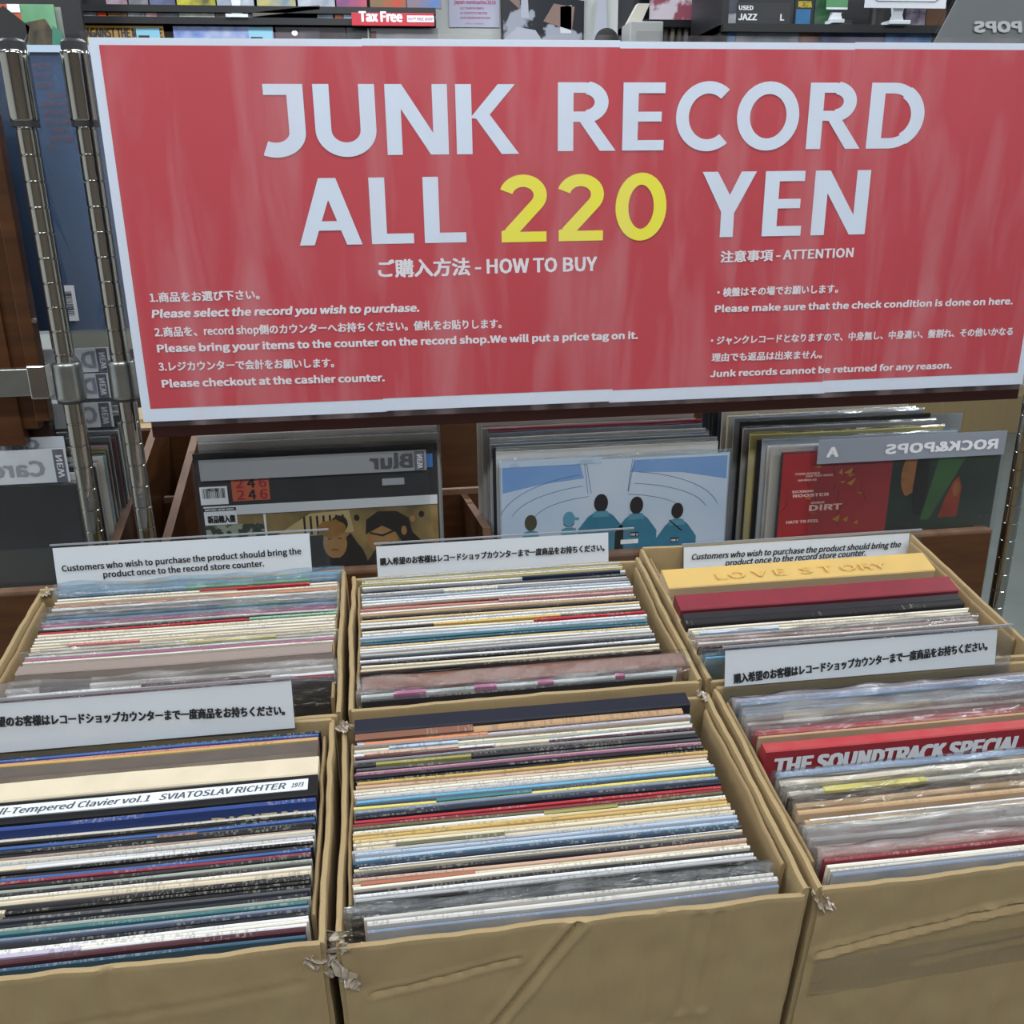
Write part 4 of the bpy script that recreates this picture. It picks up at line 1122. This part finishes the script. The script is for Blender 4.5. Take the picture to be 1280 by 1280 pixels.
c5, w5 = cover('grey framed dark display panel under the red tax free sign', 463, 547, rz_, YA+.005, .350, '#6e6f75', '#5f6066', 5, name='framed_display', cat='display')
rect(c5, 'dark_window', w5*.14, w5*.98, .1, .352-.068, -.002, mat('dark_window_print', '#1d1418', .3, c2='#3a1d1f', scale=20)); rect(c5, 'red_post', 0, w5*.08, .1, .34, -.002, mat('dark_red_strip', '#4c2022', .4))
# small cases on the middle board and larger sleeves on the board above
def small(u0, u1, z, Y, h, hx, c2, lab, cat='record', nm='record_sleeve', grp='small cases on the middle board', d=.012, scale=40):
    x0 = P(u0, 12, Y).x; x1 = P(u1, 12, Y).x
    o = MB().box(0, x1-x0, 0, d, 0, h).build(nm, mat('case_print', hx, .35, c2=c2, scale=scale, amount=.9)); o.location = (x0, Y, z); tag(o, lab, cat, grp); return o, x1-x0
z1 = za[0]
hrow = za[1]-za[0]-.020
items = [(79, 95, '#33343c', '#5a5660', 'grey black'), (96, 120, '#2a2b30', '#8b8c90', 'black outlined'), (121, 132, '#c03a1d', '#d85a2c', 'orange-red'), (134, 158, '#8c6a3c', '#4f3a24', 'tan lettered'), (159, 180, '#a5a9a8', '#5d6a70', 'grey white'),
 (181, 196, '#c6b8be', '#9a3a4c', 'white and crimson'), (197, 222, '#5f2a30', '#3f6a78', 'dark red and teal'), (223, 268, '#7d937f', '#c9c8c0', 'sage green'), (269, 303, '#352f33', '#6a5f60', 'dark brown'), (304, 322, '#7b8089', '#5b5f6b', 'blue-grey'), (396, 416, '#3c4c66', '#7790a4', 'dark teal'), (418, 428, '#c8602b', '#7c3a20', 'orange'), (429, 440, '#9fb3d8', '#c7cfe0', 'pale blue')]
for u0, u1, a, b, l in items:
    small(u0, u1, z1, YA+.012, hrow*.95, a, b, l+' case standing on the middle shelf board beyond the sign', 'disc case', 'disc_case')
z2 = za[1]
up = [(134, 160, '#b9a6b4', '#5c3038', 'pink and dark'), (162, 186, '#46474d', '#9c9aa6', 'charcoal'), (188, 220, '#6c7396', '#3c3f5a', 'violet-blue'), (222, 270, '#d8cf3a', '#2f3a35', 'bright yellow'), (272, 318, '#7c8799', '#b7bfca', 'pale steel'), (322, 370, '#c8b74a', '#5f7c9c', 'yellow and blue'), (373, 419, '#b9bdc6', '#7f8797', 'silver drawing'), (421, 459, '#3a3f78', '#b5485a', 'navy and crimson'), (463, 508, '#2f6a44', '#b9342a', 'green football'), (509, 552, '#8a6748', '#3f70b0', 'brown and blue')]
for u0, u1, a, b, l in up:
    o, ww = small(u0, u1, z2, YA+.012, .19, a, b, l+' case on the top shelf board at the frame edge', 'disc case', 'disc_case', 'cases on the top board', scale=18)
# left end: two large sleeves
YL2 = 3.0
zz = P(20, 70, YL2).z-.12
c6, w6 = cover('orange sleeve with a black diamond shape, upper left corner of the view', -40, 29, zz, YL2, P(0, 5, YL2).z-zz, '#c2552c', '#8f3b22', 8)
x = P(4, 8, YL2).x-c6.location.x; zt_ = P(0, 5, YL2).z-zz
flat(c6, 'black_diamond', [(x-.02, zt_-.11), (x-.08, zt_-.06), (x, zt_-.004), (x+.06, zt_-.055), (x+.045, zt_-.10)], -.002, INK); rect(c6, 'white_corner', x+.01, w6, zt_-.02, zt_, -.0015, PAPER)
flat(c6, 'blue_figure', [(x+.035, zt_-.15), (x+.03, zt_-.10), (x+.055, zt_-.07), (w6, zt_-.09), (w6, zt_-.15)], -.0025, mat('blue_figure_print', '#2c4c7c', .5, c2='#a0894f', scale=40))
c7, w7 = cover('green sleeve with a dark figure, beside the orange one at upper left', 29, 71, zz, YL2, P(28, 5, YL2).z-zz, '#4f8a5f', '#7fb08c', 7)
flat(c7, 'dark_figure', [(.01, .05), (.008, zt_-.045), (.06, zt_-.035), (.085, zt_-.08), (.085, .05)], -.002, mat('dark_figure_print', '#1f211d', .5, c2='#6a5a40', scale=26, amount=.8)); flat(c7, 'green_coat', [(.07, .05), (.068, zt_-.11), (.078, zt_-.05), (.1, zt_-.07), (.108, .05)], -.003, mat('coat_green_print', '#2f6f5c', .5, c2='#4f957c', scale=12))
c8, w8 = cover('narrow grey white sleeve edge beside the green one', 72, 79, zz, YL2+.01, P(70, 8, YL2).z-zz, '#9aa29a', '#5d665f', 12)
ls = empty('display_shelf', (c6.location.x, YL2-.01, 0)); tag(ls, 'black shelf board carrying the orange and green sleeves', 'shelf', 'black shelving beyond the sign')
LW = c8.location.x+w8-c6.location.x
MB().box(0, LW, 0, .25, zz-.018, zz).build('shelf_board', BK, ls); MB().box(0, LW, .23, .25, 0, zz+.4).build('back_panel', BK, ls)
for x in (0, LW-.02): MB().box(x, x+.02, 0, .02, 0, zz-.018).build('leg', BK, ls)
tb = MB().box(0, P(545, 3, 2.98).x-P(-60, 3, 2.98).x, 0, .02, 0, .012).build('shelf_rail', BK); q = P(-60, 5.5, 2.98); tb.location = (q.x, 2.96, q.z)
bpy.data.objects.remove(tb)
# tax free sign on the shelf edge
q0 = P(440, 32, YA-.02); q1 = P(543, 32, YA-.02); qt = P(440, 15.5, YA-.02)
tf = MB().box(0, q1.x-q0.x, 0, .006, 0, qt.z-q0.z).build('shelf_edge_sign', mat('crimson_sign_print', '#b7293a', .45), bevel=.001); tf.location = (q0.x, YA-.02, q0.z)
tag(tf, 'small red shelf sign reading Tax Free', 'sign'); ht = qt.z-q0.z
text(tf, 'Tax Free', .024, .013, .165, .013, .028, PAPER, y=-.001, bold=.0042)
rect(tf, 'white_label', .180, .268, .012, .031, -.001, PAPER); text(tf, 'DUTY FREE SHOP', .184, .017, .264, .017, .008, mat('dull_red_lettering', '#8a3440', .5), y=-.0015, bold=.0006)
# clear label stands on the shelves
def clip(label, u, vb, Y, wd=.075, hgt=.05, board=None):
    q = P(u, vb, Y); t = empty('label_stand', (q.x, Y, q.z)); tag(t, label, 'label stand', 'clear label stands on the shelves')
    m_ = mat('clear_white_plastic', '#d9dde4', .25)
    MB().box(-wd/2, wd/2, 0, .05, 0, .010).build('base', m_, t, bevel=.001)
    MB().prism([(-.018, .010), (.018, .010), (.012, .025), (.016, hgt), (-.016, hgt), (-.012, .025)], .015, .03).build('clamp', m_, t)
    if board:
        bw, bh, gx = board
        MB().box(-bw/2+gx, bw/2+gx, .020, .024, hgt, hgt+bh).build('card_panel', mat('pale_panel', '#cfd4dc', .4), t)
    return t
clip('clear clamp stand with a pale card on the upper left shelf', 296, 21.5, YA-.01, .070, .062, (.20, .09, .01))
gb = MB()
for i in range(5):
    a = P(316+i*3, 20-i*.6, YA+.0); b = P(400-i*2, 12-i*.8, YA+.02)
    gb.prism([(a.x, a.z-.002), (b.x, b.z-.002), (b.x, b.z+.010), (a.x, a.z+.010)], i*.01, i*.01+.008)
g_ = gb.build('folded_tool', mat('grey_brown_metal', '#5d5752', .5)); g_.location = (0, YA+.0, 0); tag(g_, 'grey folded metal stand lying on the middle shelf board', 'metal stand')

# white column with posters, and the framed collage
YC = 3.9
q0 = P(470, 30, YC); q1 = P(786, 30, YC)
cw = MB().box(q0.x, q1.x, YC, YC+.4, 0, 2.8).build('wall_column', mat('white_wall', '#dcdfdd', .8, c2='#cfd2d0', scale=3, amount=.6)); cw['kind'] = 'structure'
q0 = P(562, 33, YC-.02); q1 = P(625, 33, YC-.02)
po = MB().box(0, q1.x-q0.x, 0, .002, 0, .30).build('event_poster', mat('lilac_poster_print', '#c9cbe6', .5, c2='#dcdcf0', scale=9)); po.location = (q0.x, YC-.006, q0.z); tag(po, 'pale lilac poster with pink lettering on the white column', 'poster')
PK = mat('pink_print', '#c25a86', .5); pw = q1.x-q0.x
text(po, 'japan nominarins 2010', pw*.11, .078, pw*.93, .078, .012, PK, y=-.001, bold=.0012)
for k, b in enumerate(('10.17 SHIBUYA WWW X', '10.18 KYOTO METRO', '10.19 FUKUOKA KIETH FLACK')):
    text(po, b, pw*.22, .060-.016*k, pw*(.7+.06*k), .060-.016*k, .007, PK, y=-.001, bold=.0005)
text(po, 'info / ticket', pw*.32, .010, pw*.68, .010, .005, PK, y=-.001)
q0 = P(627, 52, YC-.03); q1 = P(730, 52, YC-.03)
cp = empty('framed_collage', (q0.x, YC-.03, q0.z-.05)); tag(cp, 'black framed black and white picture of overlapping figures on the white column', 'picture')
cw_ = q1.x-q0.x; MB().box(0, cw_, .004, .02, 0, .40).build('frame', BK, cp); rect(cp, 'collage_print', .008, cw_-.008, .008, .392, .003, mat('grey_photo_print', '#1c2029', .4, c2='#b9bfd0', scale=9, amount=.9, hard=True))
PAPL = mat('pale_paper_print', '#c6cbdb', .5); SK = mat('pinkish_skin_print', '#9c8078', .5)
for pts, mt_ in (([(.075, .13), (.078, .30), (.095, .33), (.105, .13)], PAPL), ([(.0, .05), (.06, .10), (.13, .09), (.16, .05)], PAPL), ([(.17, .21), (.18, .34), (.30, .34), (.32, .19)], PAPL), ([(.16, .12), (.20, .18), (.28, .17), (.27, .09)], SK), ([(.225, .08), (.225, .17), (.268, .175), (.268, .08)], PAPER), ([(.02, .20), (.03, .28), (.07, .30), (.07, .16)], SK), ([(.355, .06), (.37, .19), (.40, .22), (.41, .05)], PAPL), ([(.38, .21), (.33, .28), (.35, .36), (.41, .36), (.41, .24)], SK)):
    flat(cp, 'collage_piece', pts, .0015, mt_)
# right shelving
YB = 2.75
sbt, zb_ = shelfunit('black shelving unit beyond the sign at upper right', 905, 1230, (29,), YB, .28, 'black shelving beyond the sign', foot=1.02)
def low_item(u0, u1, vtop, hx, c2, lab, vis=.10, hard=False, scale=14):
    x0 = P(u0, 45, YB).x; x1 = P(u1, 45, YB).x; zt2 = P(u0, vtop, YB).z
    o = MB().box(0, x1-x0, 0, .004, 0, .33).build('record_sleeve', [mat('display_cover_print', hx, .3, c2=c2, scale=scale, amount=.9)]); o.location = (x0, YB+.03, zt2-.33)
    plastic(o, x1-x0, .33, .004, CLEAR, over=.004, seed=u0, wob=.003); tag(o, lab, 'record', 'records on the lower right shelf'); return o
zsl = P(905, 36, YB).z-.33
MB().box(0, P(1230, 20, YB).x-P(905, 20, YB).x, 0, .28, zsl-.016, zsl).build('shelf_board', BK, sbt)
for u0, u1, a, b, l in ((905, 924, '#2a6cae', '#5fa0d6', 'bright blue wrapped sleeve'), (925, 1004, '#70747c', '#9aa3ad', 'silvery grey wrapped sleeve'), (1005, 1030, '#5c2a2c', '#8a5a30', 'dark red wrapped sleeve'), (1031, 1112, '#1b2a50', '#2f4a86', 'dark navy wrapped sleeve'), (1114, 1172, '#22457c', '#4f9be0', 'deep blue wrapped sleeve with a bright swirl')):
    low_item(u0, u1, 36, a, b, l+' on the lower right shelf beyond the sign')
zt3 = zb_[0]
def stand_item(u0, u1, vtop, hx, c2, lab, cat, nm, Y=None, scale=20, hard=False, d=.006, grp=None):
    Y = Y or YB+.05; x0 = P(u0, 20, Y).x; x1 = P(u1, 20, Y).x; hh2 = max(.02, P(u0, vtop, Y).z-zt3)
    o = MB().box(0, x1-x0, 0, d, 0, hh2).build(nm, mat('display_cover_print', hx, .4, c2=c2, scale=scale, amount=.9, hard=hard)); o.location = (x0, Y, zt3); tag(o, lab, cat, grp); return o, x1-x0, hh2
uj, wj, hj_ = stand_item(921, 988, 3, '#26272c', '#2e2f35', 'black divider sign reading used jazz on the right shelf', 'sign', 'divider_sign', Y=YB+.01)
text(uj, 'USED', .004, hj_-.018, .046, hj_-.018, .010, PAPER, y=-.001, bold=.0016); text(uj, 'JAZZ', .004, .010, .058, .010, .015, PAPER, y=-.001, bold=.002); text(uj, 'L', wj-.030, .010, wj-.018, .010, .015, PAPER, y=-.001, bold=.002)
MB().box(wj, wj+.008, 0, .002, 0, hj_+.03).build('clear_edge', HOLDER, uj)
ww_, a_, b_ = stand_item(890, 921, -8, '#c9ccd0', '#aeb4bc', 'pale framed picture beside the used jazz sign', 'picture', 'framed_picture', Y=YB+.12)
ww_.location.z = zt3; rect(ww_, 'dark_photo', .035, a_, .045, b_, -.002, mat('dark_photo_print', '#272c3c', .4, c2='#8890a4', scale=18))
ww_, a_, b_ = stand_item(993, 1017, -8, '#15171c', '#22252c', 'black cased disc with yellow lettering and blue lower part', 'disc case', 'disc_case')
rect(ww_, 'blue_patch', .004, a_-.01, .006, .045, -.001, mat('cyan_print', '#2f7fb8', .4, c2='#1b4a78', scale=30)); text(ww_, 'METHA', .008, .050, a_-.008, .050, .014, mat('yellow_print', '#c9b43a', .5), y=-.0015, bold=.003); text(ww_, 'DONNA', .008, .072, a_-.008, .072, .014, mat('yellow_print', '#c9b43a', .5), y=-.0015, bold=.003)
stand_item(1018, 1040, -8, '#20352a', '#3f7a4c', 'dark green cased disc beside the black one with yellow lettering', 'disc case', 'disc_case', scale=30)
gf, a_, b_ = stand_item(1036, 1066, 28, '#3a3d3f', '#2b2d2f', 'thin dark base strip below the green card', 'strip', 'base_strip')
gc2 = MB().box(0, .062, 0, .004, 0, .10).build('small_card', mat('pale_green_card', '#5c9a6a', .5, c2='#4c8a5a', scale=9)); q = P(1037, 10, YB); gc2.location = (q.x, YB+.02, q.z); tag(gc2, 'small green card with pale border held by a clear clamp', 'card'); rect(gc2, 'pale_border', 0, .062, 0, .005, -.001, PAPER)
clip('clear clamp stand holding the small green card', 1048, 28.5, YB-.0, .035, .028)
ws_ = MB().box(0, P(1182, 10, YB-.02).x-P(1081, 10, YB-.02).x, 0, .004, 0, .12).build('price_board', mat('white_board', '#dfe3ec', .4)); q = P(1081, 9.5, YB-.02); ws_.location = (q.x, YB-.02, q.z); tag(ws_, 'white board with a rounded black outline at the top right edge of the view', 'sign')
wl = P(1182, 10, YB-.02).x-P(1081, 10, YB-.02).x; line(ws_, [(.02, .12), (.02, .025), (.035, .016), (wl-.035, .016), (wl-.02, .025), (wl-.02, .12)], .002, -.001, INK)
clip('clear clamp stand under the white board at upper right', 1125, 30, YB-.02, .062, .045)
cy = empty('metal_canister', (P(1095, 28, YB+.12).x, YB+.12, zt3)); tag(cy, 'dark grey cylinder standing on the right shelf board', 'canister')
MB().lathe([(.024, 0), (.021, .05), (.021, .052)], 20).build('body', mat('dark_grey_metal', '#4b4a4c', .4, .5), cy, smooth=True); MB().lathe([(.0215, .052), (.0215, .075), (.018, .08)], 20).build('lid', mat('dark_grey_metal', '#4b4a4c', .4, .5), cy, smooth=True)
stand_item(1133, 1157, 10, '#2d2a33', '#8b7f93', 'dark patterned case right of the clear clamp stand', 'disc case', 'disc_case', scale=40)
stand_item(1158, 1182, 6, '#5a3a22', '#3c2414', 'brown wooden block at the right end of the shelf board', 'block', 'wooden_block', d=.04)
# left part of the right shelving: cds leaning under a slanted board
YD = 3.1
q0 = P(790, 26, YD); q1 = P(908, 26, YD)
cs, zc = shelfunit('dark low shelf with leaning disc cases left of the used jazz sign', 793, 906, (24,), YD, .2, 'black shelving beyond the sign')
zlow = P(800, 50, YD).z-.06
MB().box(0, P(906, 20, YD).x-P(793, 20, YD).x, 0, .2, zlow-.016, zlow).build('shelf_board', BK, cs)
r = random.Random(9); u = 802
cols = [('#8b8f90', 'grey'), ('#c9b7c6', 'pale pink'), ('#d2c9d2', 'lilac white'), ('#7d6e68', 'brown-grey'), ('#c8bfae', 'cream'), ('#9a8f86', 'taupe'), ('#bfc0c4', 'silver'), ('#5f6a66', 'dark green-grey'), ('#c2c6bd', 'pale green'), ('#7a7470', 'smoky grey'), ('#cfd0d4', 'white'), ('#6a625c', 'umber')]
for i, (c, l) in enumerate(cols):
    q = P(u, 40, YD+.03); zt4 = P(u, 29, YD+.03).z
    o = MB().prism([(0, 0), (.011, 0), (.019, zt4-zlow-.01), (.008, zt4-zlow)], 0, .14).build('disc_case', mat('case_print', c, .35, c2='#4a4548', scale=60, amount=.4)); o.location = (q.x, YD+.03, zlow)
    tag(o, l+' disc case leaning in the low shelf, %s from its left end' % ORD(i+1), 'disc case', 'leaning disc cases'); u += 8.6
ztd = zc[0]
mp_, a_, b_ = stand_item(812, 888, -10, '#cfc6d0', '#8c2c44', 'white and maroon printed cover standing above the leaning cases', 'record', 'record_sleeve', Y=YD+.05, scale=9, hard=True)
mp_.location.z = ztd
blk = MB().box(0, .006, 0, .01, 0, .30).build('frame_strip', BK); q = P(886, 24, YD); blk.location = (q.x, YD+.045, ztd); tag(blk, 'thin black upright strip beside the pale framed picture', 'strip')
q0 = P(787, 52, 2.9); q1 = P(829, 52, 2.9); qt = P(787, 26, 2.9)
gd = empty('grey_plastic_case', (q0.x, 2.9, q0.z-.15)); tag(gd, 'grey translucent plastic case behind the sign, left of the leaning disc cases', 'case')
gw, gh = q1.x-q0.x, qt.z-q0.z+.15
MB().box(0, gw, 0, .10, 0, gh).build('case_body', mat('grey_case_plastic', '#9a9c9c', .35, c2='#8c8e8e', scale=8), gd, bevel=.004)
MB().box(gw*.18, gw*.92, -.002, 0, gh*.55, gh*.88).build('raised_panel', mat('grey_case_panel', '#8a8c8b', .4), gd, bevel=.002)
gs = MB().box(-.05, gw+.01, -.01, .12, -.016, 0).build('shelf_board', BK, gd)
for k in (-.05, gw-.01): MB().box(k, k+.02, 0, .1, -(gd.location.z), -.016).build('leg', BK, gd)
MB().prism([(.0, gh-.002), (.04, gh-.002), (.065, gh+.05), (.030, gh+.05)], .03, .06).build('top_handle', mat('beige_plastic', '#b9b6aa', .4), gd)
hp_ = empty('dark_rounded_top', (P(765, 52, 2.92).x, 2.99, q0.z-.15)); tag(hp_, 'black rounded top showing above the sign beside the grey case', 'rounded object')  # made-up rounded body for what looked like a head's top; stem added
r_ = .036
MB().lathe([(r_*.9, 0), (r_, .12)] + [(r_*math.cos(math.radians(a)), .150+r_*math.sin(math.radians(a))) for a in range(0, 90, 12)]+[(.001, .150+r_)], 24).build('rounded_body', mat('dull_black', '#151515', .9, bump=.4), hp_, smooth=True)
hp_.location.z = P(765, 35, 2.99).z-.150-r_
MB().lathe([(.03, -hp_.location.z), (.012, -hp_.location.z+.02), (.012, 0)], 16).build('added_stem', BK, hp_, smooth=True)

# big grey divider with mirrored lettering at the upper right
YP = 1.78
q0 = P(1170, 49, YP); qa = P(1196, 0, YP); x9 = P(1420, 30, YP).x-q0.x; up_ = qa.z-q0.z
pd = empty('divider_sign', (q0.x, YP, q0.z)); tag(pd, 'large grey divider sign with mirrored white lettering above the right end of the red sign', 'divider card')
s_ = (qa.x-q0.x)/up_
MB().prism([(-.45*s_, -.45), (x9, -.45), (x9, up_*2.2), (up_*2.2*s_, up_*2.2)], .001, .003).build('grey_panel', mat('grey_divider_plastic', '#7d7f81', .45, c2='#858789', scale=6), pd)
MB().prism([(-.45*s_-.008, -.45), (x9, -.45), (x9, up_*2.3), (up_*2.3*s_-.008, up_*2.3)], -.001, 0).build('clear_front', HOLDER, pd)
a = P(1217, 40, YP); b = P(1277, 38, YP)
text(pd, 'POPS', a.x-q0.x, a.z-q0.z, b.x-q0.x, a.z-q0.z+.001, .0165, mat('pale_mirrored_print', '#b4b6b8', .5), y=-.0022, bold=.0038, mirror=True, slant=.25)
MB().box(-.35, x9, -.05, .12, -.46, -.45).build('base_shelf', BK, pd)
MB().box(-.30, -.26, .0, .04, -pd.location.z, -.46).build('leg', BK, pd)
